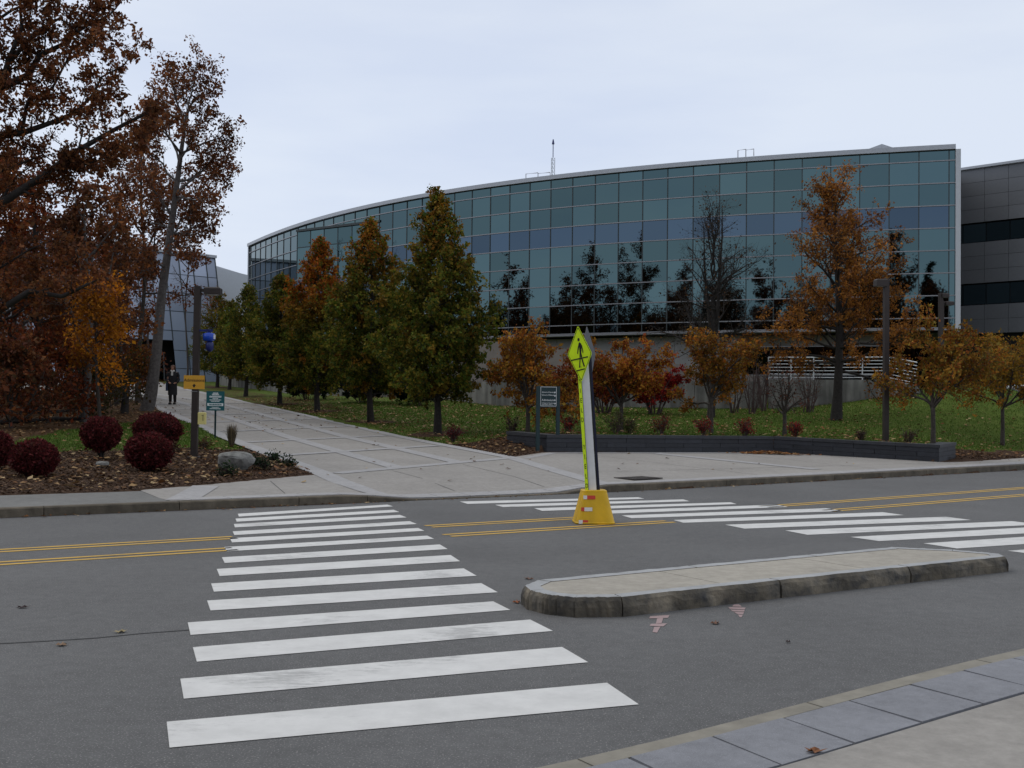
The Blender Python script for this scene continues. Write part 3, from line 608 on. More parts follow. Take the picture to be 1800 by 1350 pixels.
# roof deck, end walls
ls = np.linspace(0, CL, 30); fr = [cv(l) - outn(l)*.45 for l in ls]; bk = [p + np.array([7, 24.0]) for p in fr]
V = [(*p, 15.5) for p in fr] + [(*p, 15.5) for p in bk]; n = len(ls)
pymesh('roof_deck', V, [(i, i + 1, n + i + 1, n + i) for i in range(n - 1)], M['coping'], bld)
MB().add([(*fr[0], 0), (*bk[0], 0), (*bk[0], 15.5), (*fr[0], 15.5)], [(0, 1, 2, 3)]).add([(*fr[-1], 0), (*bk[-1], 0), (*bk[-1], 15.5), (*fr[-1], 15.5)], [(0, 1, 2, 3)]).add([v for p in bk for v in ((*p, 0), (*p, 15.5))], [(2*i, 2*i + 2, 2*i + 3, 2*i + 1) for i in range(n - 1)]).build('rear_wall', M['metal_panel'], bld)
e0, en, ed = cv(0), outn(0), (cv(0) - cv(.5))/.5
MB().bar((*(e0 + ed*.13 + en*.02), 5.6), (*(e0 + ed*.13 + en*.02), 15.60), .26, .3, (en[0], en[1], 0)).build('end_fin', M['metal_light'], bld)
e1 = cv(CL); d1 = (cv(CL) - cv(CL - .5))/.5; MB().bar((*(e1 + d1*.08), 2.5), (*(e1 + d1*.08), 15.6), .16, .2, (1, 0, 0)).build('end_fin', M['coping'], bld)
# bay sides, top and mullions
bd = (BB - BA)/np.linalg.norm(BB - BA); bn = np.array([-bd[1], bd[0]]); bn = bn if bn @ BA < 0 else -bn
lc = min(np.linspace(0, CL, 200), key=lambda l: np.linalg.norm(cv(l) - (BA - bn*6)))
BC = BA - bn*5.2
MB().add([(*BA, 2.6), (*BB, 2.6), (*BB, BZ), (*BA, BZ), (*BC, 2.6), (*BC, BZ)], [(4, 0, 3, 5)]).build('bay_side', M['glass_teal'], bld)
MB().add([(*(BA - bn*.05), 2.6), (*(BB - bn*.05), 2.6), (*(BB - bn*.05), BZ), (*(BA - bn*.05), BZ)], [(0, 1, 2, 3)]).build('bay_core', M['void'], bld)
MB().bar((*(BA + bn*.02), BZ + .06), (*(BB + bn*.02), BZ + .06), .3, .16).build('bay_coping', M['alum_dark'], bld)
MB().add([(*BA, BZ), (*BB, BZ), (*(BB - bn*1.0), BZ), (*BC, BZ)], [(0, 1, 2, 3)]).build('bay_roof', M['coping'], bld)
for z in BROWS: MB().bar((*(BA + bn*.02), z), (*(BB + bn*.02), z), .07, .05).build('mullion', M['alum'] if z < 12 else M['alum_dark'], bld)
for i in range(7):
    p = lrp(BA, BB, i/6) + bn*.012; MB().bar((*p, 2.6), (*p, BZ), .05, .05, (bn[0], bn[1], 0)).build('mullion', M['alum_dark'], bld)
# ground floor under the glass: pale stone wall on the left, dark glazed undercroft on the right
def lpx(px):
    return min(np.linspace(0, CL, 800), key=lambda l: abs(900 + FPX*cv(l)[0]/cv(l)[1] - px + (RZ*0)))
lA, lB, lC = lpx(1296), lpx(835), lpx(1560)
strip_curve('base_core', 0.5, 5.85, -1.7, -.86, M['stone_pale'], bld, lA, CL)
l = lA; k = 0
while l < lB:
    for z0, z1 in ((1.8, 2.95), (2.95, 4.1), (4.1, 5.0), (5.0, 5.855)): slab('stone_panel', 'stone_pale', cv(l) - outn(l)*.82, cv(min(l + 1.95, lB)) - outn(l + 1.95)*.82, z0, z1, bld, .018, 2.0, jit=.0006)
    l += 1.95; k += 1
strip_curve('undercroft_wall', 1.0, 5.85, -4.3, -3.9, M['void'], bld, 0, lA)
l = 0.0
while l < lA - .3:
    l2 = min(l + 1.85, lA); o = 3.0 if l < lC else 1.5
    a, b = cv(l) - outn(l)*o, cv(l2) - outn(l2)*o
    slab('dark_panel', 'void' if l < lC else 'ramp_wall', a, b, 5.25, 5.85, bld, .03)
    slab('window_pane' if l < lpx(1480) else 'stone_panel', 'glass_dark' if l < lpx(1480) else 'stone_pale', a, b, 2.2, 3.6, bld, .05); slab('window_pane', 'glass_dark', a, b, 3.6, 5.2, bld, .05); l = l2
for z in (3.6, 5.22): strip_curve('mullion', z - .03, z + .03, -1.42, -1.36, M['alum'], bld, lC + .05, lA - .05)
MB().add([(*(cv(0) - outn(0)*.3), 5.84), (*(cv(lC) - outn(lC)*.3), 5.84), (*(cv(lC) - outn(lC)*3.6), 5.2), (*(cv(0) - outn(0)*3.6), 5.2)], [(0, 1, 2, 3)]).build('sloped_soffit', M['metal_panel'], bld)
rebase(bld)
# things on the roof
pp = at(1545, 262, 68); ph = thing('roof_penthouse', (pp[0], pp[1], 15.52), -.25, 'low grey pitched plant cover on the glass building roof', 'roof cover')
MB().add([(-1.5, -1, 0), (1.0, -1, 0), (1.0, 1, 0), (-1.5, 1, 0), (.1, -1, 2.3), (.1, 1, 2.3), (-1.5, -1, 1.75), (1.0, -1, 1.95), (1.0, 1, 1.95), (-1.5, 1, 1.75)], [(0, 1, 7, 4, 6), (3, 9, 5, 8, 2), (6, 4, 5, 9), (4, 7, 8, 5), (0, 6, 9, 3), (1, 2, 8, 7)]).build('cover', M['coping'], ph)
def roof_rail(px, D, label, hgt, w):
    p = at(px, 280, D); t = thing('roof_ladder_rail', (p[0], p[1], 15.5), -.2, label, 'railing')
    for x in (-w, 0): MB().tube([(x, 0, 0), (x, 0, hgt), (x + w, 0, hgt + .05), (x + w, 0, hgt - .35)], .03, 6).build('rail', M['alum'], t)
roof_rail(1311, 64, 'small looped ladder rail on the glass roof edge, right half', 1.15, .45); roof_rail(946, 72, 'thin looped rail on the glass roof edge beside the mast', 1.35, .8)
# radio mast far behind
mp_ = at(968, 700, 260); mz = 1.6 + (717 - 243)*260/FPX
mast = thing('radio_mast', (mp_[0], mp_[1], 3.2), .4, 'tall thin lattice radio mast with dark tip behind the glass building', 'mast'); H = mz - 3.2
for a in range(3):
    x, y = .46*math.cos(a*2.094), .46*math.sin(a*2.094)
    for k in range(8): MB().bar((x, y, H*.93*k/8), (x, y, H*.93*(k + 1)/8), .10).build('leg_section', M['mast_white'] if k % 3 else M['mast_red'], mast)
lb = MB(); nb_ = 60
for k in range(nb_):
    z0, z1 = H*.93*k/nb_, H*.93*(k + 1)/nb_
    for a in range(3):
        p = (.46*math.cos(a*2.094), .46*math.sin(a*2.094)); q = (.46*math.cos(a*2.094 + 2.094), .46*math.sin(a*2.094 + 2.094)); lb.bar((*p, z0), (*q, z1), .045)
lb.build('lattice', M['mast_white'], mast); MB().tube([(0, 0, H*.93), (0, 0, H*.98), (0, 0, H*.982), (0, 0, H)], [.1, .1, .34, .12], 8).build('beacon', M['navy'], mast)
for zf, x in ((.84, .9), (.76, -1.1), (.70, -1.1), (.63, -1.0), (.62, 1.0)): MB().bar((0, 0, H*zf), (x, 0, H*zf), .09).bar((x, 0, H*zf - .5), (x, 0, H*zf + .6), .16).build('antenna', M['alum'], mast)

# metal clad wing on the right
wing = thing('metal_wing', (26, 62, 2.4), 0, 'grey metal panelled wing with dark ribbon windows behind the glass building end', 'building')
w0 = at(1676, 600, 64.5)[:2]; wdir = np.array([.72, -.69]); WLEN = 4.9
def wp(l): return w0 + wdir*l
wout = np.array([-.69, -.72])
zr = [6.1, 6.98, 7.82]; 
def wrow(z0, z1, n):
    return [(z0 + (z1 - z0)*i/n, z0 + (z1 - z0)*(i + 1)/n) for i in range(n)]
wl_ = [0, .45, 1.78, 3.11, WLEN - .12]
for z0, z1 in wrow(6.1, 7.75, 2) + wrow(9.0, 11.35, 3) + wrow(12.5, 15.6, 4):
    for a, b in zip(wl_[:-1], wl_[1:]): slab('metal_panel', 'metal_panel', wp(a), wp(b), z0, z1, wing, .016, 2.0, jit=.0008)
for z0, z1 in ((7.78, 8.97), (11.38, 12.47)):
    for a, b in zip(wl_[:-1], wl_[1:]): slab('window_pane', 'glass_dark', wp(a) - wout*.25, wp(b) - wout*.25, z0, z1, wing, .05)
V = [(*(wp(0) - wout*.3), 3), (*(wp(WLEN) - wout*.3), 3), (*(wp(WLEN) - wout*.3), 15.5), (*(wp(0) - wout*.3), 15.5)]; MB().add(V, [(0, 1, 2, 3)]).build('core', M['void'], wing)
MB().bar((*(wp(-.5) + wout*.05), 15.68), (*(wp(WLEN) + wout*.05), 15.68), .35, .14).build('coping', M['coping'], wing)
c1 = wp(WLEN); c2 = c1 + np.array([.75, .66])*14
for z0, z1 in wrow(6.1, 15.6, 8):
    for k in range(4): slab('metal_panel', 'metal_light', lrp(c1, c2, k/4), lrp(c1, c2, (k + 1)/4), z0, z1, wing, .016, 2.0, jit=.0008)
MB().bar((*(c1 - wdir*.06 + wout*.0), 6.1), (*(c1 - wdir*.06), 15.6), .12, .1, (wout[0], wout[1], 0)).build('corner_strip', M['metal_light'], wing)
MB().add([(*(wp(-2) - wout*2.5), 1.5), (*(wp(WLEN + 9) - wout*2.5), 1.5), (*(wp(WLEN + 9) - wout*2.5), 6.1), (*(wp(-2) - wout*2.5), 6.1)], [(0, 1, 2, 3)]).build('recessed_wall', M['metal_panel'], wing)
MB().add([(*wp(-1), 6.09), (*c1, 6.09), (*c2, 6.09), (*(wp(-1) - wout*10), 6.09)], [(0, 1, 2, 3)]).add([(*wp(-1), 15.58), (*c1, 15.58), (*c2, 15.58), (*(wp(-1) - wout*12), 15.58)], [(0, 1, 2, 3)]).build('soffit_and_roof', M['metal_panel'], wing)
slab('window_pane', 'glass_dark', wp(-1) - wout*2.4, wp(6) - wout*2.4, 4.0, 5.2, wing, .05)
rebase(wing)

# entrance building on the far left: leaning glass prism, entrance recess, beige hall behind
P0 = np.array([-25.5, 100.0]); pd = np.array([-.72, -.69]); pn = np.array([.69, -.72]); PZ0, PZ1, LEAN = 3.1, 15.1, 3.0
ent = thing('entrance_hall', (-30, 97, 3.4), 0, 'leaning pale blue glass entrance hall with dark doorway at the path end', 'building')
def pl(l, z): q = P0 + pd*l - pn*LEAN*(z - PZ0)/(PZ1 - PZ0); return (q[0], q[1], z)
colsP = [0, .95] + [.95 + 1.35*k for k in range(1, 13)]; rowsP = [3.1, 4.7, 6.3, 8.05, 9.8, 11.5, 13.2, 15.1]
DOOR = (4.6, 9.2, 7.15)
for a, b in zip(colsP[:-1], colsP[1:]):
    for z0, z1 in zip(rowsP[:-1], rowsP[1:]):
        if DOOR[0] < (a + b)/2 < DOOR[1] and (z0 + z1)/2 < DOOR[2] - .8: continue
        if DOOR[0] < (a + b)/2 < DOOR[1] and z0 < DOOR[2]: z0 = DOOR[2]
        e = .02; q = [pl(a + e, z0 + e), pl(b - e, z0 + e), pl(b - e, z1 - e), pl(a + e, z1 - e)]
        inn = [(x - pn[0]*.03, y - pn[1]*.03, z) for x, y, z in q]
        pymesh('pane', q + inn, [(0, 1, 2, 3), (0, 4, 5, 1), (1, 5, 6, 2), (2, 6, 7, 3), (3, 7, 4, 0)], M['glass_prism'], ent)
for l in colsP:
    z0 = DOOR[2] if DOOR[0] + .3 < l < DOOR[1] - .3 else PZ0
    MB().bar(pl(l, z0), pl(l, PZ1), .08, .1, (pn[0], pn[1], 0)).build('mullion', M['alum_dark'], ent)
for z in rowsP[1:-1]: MB().bar(pl(0, z), pl(colsP[-1] if z > 7.2 else 4.6, z), .05, .05).build('mullion', M['alum_dark'], ent)
MB().bar(pl(-.1, PZ1 + .1), pl(colsP[-1], PZ1 + .1), .5, .25).build('coping', M['coping'], ent)
def back(p, k): return (p[0] - pn[0]*k, p[1] - pn[1]*k, p[2])
MB().add([pl(0, PZ0), pl(0, PZ1), back(pl(0, PZ1), 14), back(pl(0, PZ0), 17)], [(0, 1, 2, 3)]).build('side_glazing', M['glass_prism'], ent)
MB().add([back(pl(0, PZ0), 2.6), back(pl(18, PZ0), 2.6), back(pl(18, PZ1), .35), back(pl(0, PZ1), .35)], [(0, 1, 2, 3)]).build('core', M['void'], ent)
MB().add([pl(4.6, DOOR[2]), pl(9.2, DOOR[2]), back(pl(9.2, DOOR[2]), 2.4), back(pl(4.6, DOOR[2]), 2.4)], [(0, 1, 2, 3)]).build('canopy_soffit', M['void'], ent)
MB().add([pl(0, PZ1), pl(18, PZ1), back(pl(18, PZ1), 14), back(pl(0, PZ1), 14)], [(0, 1, 2, 3)]).build('roof', M['coping'], ent)
for k in range(4):
    l = 5.3 + k*.98; dr = pymesh('door', [back(pl(l, 3.45), 1.9), back(pl(l + .9, 3.45), 1.9), back(pl(l + .9, 5.9), 1.5), back(pl(l, 5.9), 1.5)], [(0, 1, 2, 3)], M['glass_dark'], ent)
    MB().bar(back(pl(l + .8, 4.3), 1.7), back(pl(l + .8, 4.9), 1.6), .05).build('handle', M['alum'], dr)
    MB().bar(back(pl(l - .03, 3.45), 1.86), back(pl(l - .03, 6.0), 1.46), .07, .07).build('door_frame', M['alum'], ent)
MB().bar(back(pl(5.3, 6.02), 1.44), back(pl(9.2, 6.02), 1.44), .08, .12).build('door_header', M['alum'], ent)
# brown metal wing of the hall running left behind the trees
hl0 = P0 + pd*17.6; hl1 = hl0 + np.array([-.95, -.3])*42
for k in range(14):
    for z0, z1 in ((3.0, 6.0), (6.0, 9.0), (9.0, 12.2)): slab('wall_panel', 'metal_panel' if z0 != 6.0 or k % 3 == 0 else 'glass_dark', lrp(hl0, hl1, k/14), lrp(hl0, hl1, (k + 1)/14), z0, z1, ent, .03, 2.0)
rebase(ent)
for c in ent.children:
    for g in c.children: g.matrix_parent_inverse = Matrix()
hall = thing('beige_hall', (-27, 118, 3.6), 0, 'beige panelled hall with sloping roofline between prism and curved glass', 'building')
h0 = at(352, 470, 108)[:2]; h1 = h0 + (np.array(at(438, 487, 120)[:2]) - h0)*2.2
HZ = 15.3
for k in range(11):
    for z0, z1 in ((3.2, 5.4), (5.4, 7.6), (7.6, 9.4), (9.4, 10.9), (10.9, 12.4), (12.4, 13.9), (13.9, HZ)): slab('beige_panel' if z0 != 9.4 else 'window_pane', 'beige_panel' if z0 != 9.4 else 'glass_blue', lrp(h0, h1, k/11), lrp(h0, h1, (k + 1)/11), z0, z1, hall, .02, 2.0)
MB().bar((*h0, HZ + .08), (*h1, HZ + .08), .5, .2).build('coping', M['coping'], hall)
hb = np.array([6, 22.0]); MB().add([(*h0, HZ), (*h1, HZ), (*(h1 + hb), HZ), (*(h0 + hb), HZ)], [(0, 1, 2, 3)]).add([(*h0, 3), (*(h0 + hb), 3), (*(h0 + hb), HZ), (*h0, HZ)], [(0, 1, 2, 3)]).build('roof', M['coping'], hall)
rebase(hall)

# retaining walls in front of the glass building
def wall(name, nodes, ztop, mat, label, cat, th=.3, seg=3.0, sink=.5, piece='wall_section', capm=None):
    pts = [at(px, 700, D)[:2] for px, D in nodes]; root = thing(name, (*lrp(pts[0], pts[-1], .5), gz(*lrp(pts[0], pts[-1], .5))), 0, label, cat)
    for i, (a, b) in enumerate(zip(pts[:-1], pts[1:])):
        L = np.linalg.norm(b - a); n = max(1, int(round(L/seg))); d = (b - a)/L; q = np.array([-d[1], d[0]])*th
        for k in range(n):
            p0, p1 = lrp(a, b, k/n) + d*.008, lrp(a, b, (k + 1)/n) - d*.008; z0, z1 = lrp(ztop[i], ztop[i + 1], k/n), lrp(ztop[i], ztop[i + 1], (k + 1)/n); g0 = min(gz(*p0), gz(*p1)) - sink
            V = [(*p0, g0), (*p1, g0), (*(p1 + q), g0), (*(p0 + q), g0), (*p0, z0), (*p1, z1), (*(p1 + q), z1), (*(p0 + q), z0)]
            pymesh(piece, V, [(0, 1, 5, 4), (1, 2, 6, 5), (2, 3, 7, 6), (3, 0, 4, 7), (4, 5, 6, 7)], mat, root)
    rebase(root); return pts
wall('low_wall', [(386, 86), (460, 77), (505, 70), (620, 64), (772, 60.5)], [4.1, 3.9, 3.5, 3.1, 2.9], M['conc_wall'], 'long low grey wall behind the row of conical pear trees', 'wall')
wall('retaining_wall', [(776, 60), (870, 56.4), (1100, 52.4), (1346, 50.4)], [2.9, 2.9, 2.9, 2.9], M['conc_wall'], 'stained concrete retaining wall behind the orange crab trees and red bushes', 'wall')
wall('ramp_parapet', [(800, 59.8), (880, 57.2), (1100, 53.4), (1340, 51.6)], [5.3, 4.95, 4.1, 3.15], M['ramp_wall'], 'brown sloping ramp wall rising left above the concrete retaining wall', 'wall', .2, 2.2)
rpts = wall('terrace_wall', [(1350, 50.0), (1470, 49.3), (1562, 48.6), (1612, 47.6)], [2.98, 2.98, 2.98, 2.7], M['conc_wall'], 'weathered grey terrace wall carrying the white railing', 'wall')
# white railing on the terrace wall
rail = thing('white_railing', (*rpts[1], 2.98), 0, 'white horizontal bar railing on top of the terrace wall', 'railing')
rpts = [p + np.array([.05, .15]) for p in rpts]; zr0 = [2.98, 2.98, 2.98, 2.72]
for h in np.linspace(.1, 1.0, 7): MB().tube([(*p, z + h) for p, z in zip(rpts, zr0)], .022 if h < .99 else .032, 6).build('rail', M['white_metal'], rail)
for a, b, za, zb_ in zip(rpts[:-1], rpts[1:], zr0[:-1], zr0[1:]):
    n = max(1, int(round(np.linalg.norm(b - a)/.9)))
    for k in range(n): p = lrp(a, b, k/n); z = lrp(za, zb_, k/n); MB().tube([(*p, z - .02), (*p, z + 1.02)], .028, 6).build('post', M['white_metal'], rail)
rebase(rail)
# charcoal planter wall round the plaza
def planter(nodes_ts, label):
    pts = [np.array(W(t, s)) for t, s in nodes_ts]; root = thing('planter_wall', (*pts[1], float(zpave(*nodes_ts[1]))), 0, label, 'wall')
    for i, (a, b) in enumerate(zip(pts[:-1], pts[1:])):
        L = np.linalg.norm(b - a); d = (b - a)/L; q = np.array([-d[1], d[0]]); n = max(1, int(round(L/1.2)))
        (t0, s0), (t1, s1) = nodes_ts[i], nodes_ts[i + 1]; za, zb_ = float(terr(s0)), float(terr(s1)); ztop = .46 + (za + zb_)/2*0
        def blk(name, f0, f1, h0, h1, o, mat, g=.006, o2=.42):
            V = []
            for f in (f0 + g/L, f1 - g/L):
                p = lrp(a, b, f); zg = lrp(za, zb_, f)
                for oo, h in ((-o, h0), (o2, h0), (o2, h1), (-o, h1)): V.append((*(p + q*oo), zg + h))
            pymesh(name, V, [(0, 1, 2, 3), (7, 6, 5, 4), (0, 4, 5, 1), (1, 5, 6, 2), (2, 6, 7, 3), (3, 7, 4, 0)], mat, root)
        for c in range(3):
            offs = .5 if c % 2 else 0; ed = [0] + [(k + offs)/n for k in range(1 if not offs else 0, n) if (k + offs) > 0] + [1]
            for f0, f1 in zip(ed[:-1], ed[1:]): blk('block', f0, f1, -.15 if c == 0 else .13*c, .13*(c + 1) - .006, .012*(2 - c)*.3, M['planter'])
        for k in range(n): blk('coping_stone', k/n, (k + 1)/n, .39, .475, .03, M['planter_top'], .004, .45)
    rebase(root)
planter([(17.05, 26.5), (17.32, 24.92), (24.6, 23.52), (26.92, 19.52), (28.85, 20.35)], 'low charcoal block seat wall around the back of the plaza')

# ------------------------------------------------------------------ signs, lamps, small furniture
def lamp(name, base, H, w, rz, head, label, cat='street lamp', arm=.35, group='dark bronze shoebox lamps'):
    t = thing(name, base, rz, label, cat, group)
    MB().box(-w/2, w/2, -w/2, w/2, -.15, H).build('pole', M['bronze'], t); MB().box(-w*.9, w*.9, -w*.9, w*.9, -.1, .05, ch=.02).build('base_plate', M['bronze'], t)
    L, Wd, Th = head; s = 1
    MB().bar((0, 0, H - Th*.55), (s*(arm + w/2), 0, H - Th*.55), w*.55, w*.5).build('arm', M['bronze'], t)
    hd = MB().box(s*(arm), s*(arm) + L, -Wd/2, Wd/2, H - Th*1.05, H - .02, ch=.03).build('lamp_head', M['bronze'], t)
    MB().box(arm + .06, arm + L - .06, -Wd/2 + .05, Wd/2 - .05, H - Th*1.05 - .012, H - Th*1.05 - .002).build('lens', M['lens'], hd); return t
def pole_h(base, D, ytop, px): return at(px, ytop, D)[2] - base[2]
lb_ = on(341, 806); DL = lb_[1]; HL = pole_h(lb_, DL, 503, 345)
lampL = lamp('street_lamp', lb_, HL, .135, .05, (.36, .26, .17), 'dark lamp post with yellow signs beside the left path edge', arm=.16)
lampL.rotation_euler = (0, math.radians(.35), .05)
lr_ = under(1557, 33.2); HR = pole_h(lr_, 33.2, 490, 1560)
lampR = lamp('street_lamp', lr_, HR, .145, math.pi + .1, (.34, .28, .22), 'tall dark lamp post behind the charcoal wall, head to the left', arm=.0)
l3 = under(1653, 52.0); lamp('street_lamp', l3, pole_h(l3, 52, 515, 1655), .17, .1, (.34, .3, .2), 'dark lamp post in front of the glass building right corner', arm=.02)
l4 = under(1656, 54.5); lamp('street_lamp', l4, pole_h(l4, 54.5, 529, 1657), .13, .1, (.40, .3, .2), 'second lamp just behind the corner lamp, head slightly lower', arm=.14)
l5 = under(258, 80); lamp('street_lamp', l5, pole_h(l5, 80, 566, 260), .12, .15, (.42, .3, .15), 'small distant lamp by the glass entrance hall', arm=.1)
# blue emergency light on the left lamp
zb = at(360, 592, DL)[2] - lb_[2]
bl = thing('emergency_light', (lb_[0] + .07, lb_[1] - .02, lb_[2] + zb), .05, 'blue emergency beacon hanging from an arm on the left lamp post', 'beacon')
MB().bar((-.02, 0, .14), (.30, 0, .14), .05, .05).bar((.22, 0, .02), (.22, 0, .14), .05).build('arm', M['navy'], bl)
MB().tube([(.22, 0, .09), (.22, 0, .07), (.22, 0, -.07), (.22, 0, -.1)], [.06, .13, .13, .08], 12).build('beacon', M['blue_lens'], bl, True)
MB().box(.29, .36, -.06, .02, -.05, .05).build('strobe', M['sign_white'], bl)
MB().tube([(.24, 0, -.1), (.24, 0, -.14), (.24, 0, -.28), (.24, 0, -.33)], [.05, .085, .085, .04], 10).build('camera_housing', M['navy'], bl, True)
def zof(y, px, D, b): return at(px, y, D)[2] - b[2]
# amber Admissions sign strapped to the pole
sg_ = thing('admissions_sign', (lb_[0], lb_[1] - .075, lb_[2] + zof(684, 344, DL, lb_)), .05, 'small amber Admissions sign with up arrow on the left lamp post', 'sign')
hh = (684 - 660)*DL/FPX; ww = 36*DL/FPX; MB().box(-ww/2, ww/2, -.012, 0, 0, hh).build('board', M['sign_yellow'], sg_)
text('Admissions', .098, M['sign_black'], sg_, (.0, -.015, hh*.64)); MB().add([(-.02, -.014, .04), (.02, -.014, .04), (.02, -.014, .075), (.045, -.014, .075), (0, -.014, .115), (-.045, -.014, .075), (-.02, -.014, .075)], [(0, 1, 2, 3, 4, 5, 6)]).build('arrow', M['sign_black'], sg_)
MB().box(-.072, .072, .0, .146, -.06, -.045).build('strap', M['alum'], sg_)
# pale yellow box on the pole
bx_ = thing('yellow_notice_box', (lb_[0] + .07, lb_[1], lb_[2] + zof(746, 356, DL, lb_)), .05, 'pale yellow plastic notice box low on the left lamp post', 'box')
MB().box(.015, .175, -.07, .07, 0, .27, ch=.015).build('case', M['box_yellow'], bx_); MB().box(-.004, .015, -.05, .05, -.03, .24).build('bracket', M['bronze'], bx_); MB().box(.10, .145, -.074, -.070, .2, .21).box(.125, .135, -.074, -.070, .08, .2).build('printed_mark', M['iron'], bx_)
# teal notice sign on its own post
gp = on(378, 770); Dg = gp[1]
gs = thing('notice_sign', gp, .1, 'teal notice board with white text on a thin post beside the path', 'sign'); k_ = Dg/FPX
MB().box(-.025, .025, -.02, .02, -.3, 62*k_).build('post', M['sign_green'], gs); zb = 48*k_; wb, hb_ = 31*k_, 34*k_
bo = MB().box(-wb/2, wb/2, -.05, -.02, zb, zb + hb_, ch=0).build('board', M['sign_teal'], gs)
def scribble(f, h, w, mat, y=-.053):     # lettering too small to read in the photograph: rows of short strokes
    q = MB(); x = -w/2; i = 0
    while x < w/2:
        l = .012 + .012*((i*7) % 3)/2; q.box(x, min(x + l, w/2), y - .001, y + .0015, zb + hb_*f - h*.5, zb + hb_*f + h*(.5 if i % 2 else .34)); x += l + .007; i += 1
    q.build('lettering', mat, gs)
for f, h, w in ((.90, .045, .14), (.83, .05, .2), (.72, .055, .34), (.62, .03, .16), (.55, .028, .33), (.48, .026, .24), (.17, .024, .20), (.10, .028, .32)): scribble(f, h, w, M['sign_white'])
MB().box(-wb*.44, wb*.44, -.0535, -.0505, zb + hb_*.24, zb + hb_*.38).build('white_band', M['sign_white'], gs); scribble(.31, .045, .36, M['sign_teal'], -.056)
fr_ = MB(); e = .012
for x0, x1, z0, z1 in ((-wb/2, wb/2, zb, zb + e), (-wb/2, wb/2, zb + hb_ - e, zb + hb_), (-wb/2, -wb/2 + e, zb + e, zb + hb_ - e), (wb/2 - e, wb/2, zb + e, zb + hb_ - e)): fr_.box(x0, x1, -.055, -.0505, z0, z1)
fr_.build('border', M['sign_teal'], gs)
# dark green directory sign by the planter
dp = at(963, 740, 30.42); Dd = 30.42; k_ = Dd/FPX; gzd = gz(dp[0], dp[1])
ds = thing('directory_sign', (dp[0], dp[1], gzd), .3, 'dark green directory sign on two posts at the charcoal wall end', 'sign')
def dz_(y): return at(963, y, Dd)[2] - gzd
wb = 37*k_; 
for x, y0 in ((-wb/2 + .0, 789), (wb/2 - .0, 770)): MB().box(x - .045, x + .045, -.045, .045, dz_(y0) - (.1 if x < 0 else .02), dz_(679)).build('post', M['sign_green'], ds)
MB().box(-wb/2 + .05, wb/2 - .05, -.03, .03, dz_(716), dz_(679)).build('board', M['sign_green'], ds)
x0, x1, z0, z1 = -wb/2 + .06, wb/2 - .055, dz_(714), dz_(680); fr_ = MB(); e = .010
for q in ((x0, x1, z0, z0 + e), (x0, x1, z1 - e, z1), (x0, x0 + e, z0 + e, z1 - e), (x1 - e, x1, z0 + e, z1 - e)): fr_.box(q[0], q[1], -.034, -.0305, q[2], q[3])
fr_.build('border', M['sign_white'], ds); xl = x0 + .035
for y, h, tx in ((689.5, .052, 'School of Nursing'), (694.5, .052, 'School of Education'), (703.3, .080, 'Admissions'), (708.5, .045, 'College of Community'), (711.3, .045, 'and Public Affairs')):
    text(tx, h, M['sign_white'], ds, (xl, -.034, dz_(y)), align='LEFT')
for y in (689.5, 696, 703.3, 709.5): MB().box(x1 - .06, x1 - .03, -.034, -.0305, dz_(y) - .016, dz_(y) + .016).build('arrow', M['sign_white'], ds)

# pedestrian sign in the yellow tub, leaning left
tb = flat(1043, 919); k_ = tb[1]/FPX
tub = thing('sign_tub', tb, .06, 'yellow plastic tub with red and white tape standing on the centre line', 'tub')
def rrect(hx, hy, r, z, n=5):
    out = []
    for cx, cy, a0 in ((hx - r, hy - r, 0), (-hx + r, hy - r, 90), (-hx + r, -hy + r, 180), (hx - r, -hy + r, 270)):
        for i in range(n + 1): a = math.radians(a0 + 90*i/n); out.append((cx + r*math.cos(a), cy + r*math.sin(a), z))
    return out
TH = 58*k_; rings = []
for z, f in ((0.004, 1.0), (.02, 1.02), (.035, .99), (TH - .03, .64), (TH - .008, .63), (TH, .60)): rings.append(rrect(.275*f, .25*f, .10*f, z))
V = [v for r in rings for v in r]; n = len(rings[0]); F = [(i*n + j, i*n + (j + 1) % n, (i + 1)*n + (j + 1) % n, (i + 1)*n + j) for i in range(len(rings) - 1) for j in range(n)] + [tuple(range((len(rings) - 1)*n, len(rings)*n)), tuple(range(n))[::-1]]
pymesh('tub_body', V, F, M['tub_yellow'], tub, False)
def tape(zf, x0, x1, mat):
    z = TH*zf; half = .27*(1 - .36*zf); hy = .25*(1 - .36*zf) + .004; V = []
    for dz in (-.025, .025):
        hy2 = .25*(1 - .36*(z + dz)/TH) + .006
        for x in (x0, x1): V.append((x, -hy2, z + dz))
    pymesh('tape', V, [(0, 1, 3, 2)], mat, tub)
for zf, cs in ((.80, (-.165, -.115, .0, 'wr')), (.45, (-.20, -.155, -.045, 'rw')), (.08, (-.235, -.18, -.105, 'wr'))):
    a, b, c, o = cs; tape(zf, a, b, M['white_tape' if o[0] == 'w' else 'red_tape']); tape(zf, b, c, M['red_tape' if o[1] == 'r' else 'white_tape'])
sz = tb[2] + TH; ps = thing('pedestrian_sign', (tb[0] + .0, tb[1], sz), .06, 'lime pedestrian crossing diamond sign on a leaning post in the yellow tub', 'sign')
ps.rotation_euler = (0, math.radians(-4.2), .06)
PT = (860 - 571)*k_; DH = 100*k_
MB().box(-.075, .035, -.04, .0, -.12, PT - .35).build('post', M['post_white'], ps); MB().box(.055, .085, -.02, .06, -.12, PT - .35).build('rear_post', M['post_navy'], ps)
MB().box(.037, .054, -.03, .05, -.1, PT - .36).build('post_edge', M['sign_black'], ps)
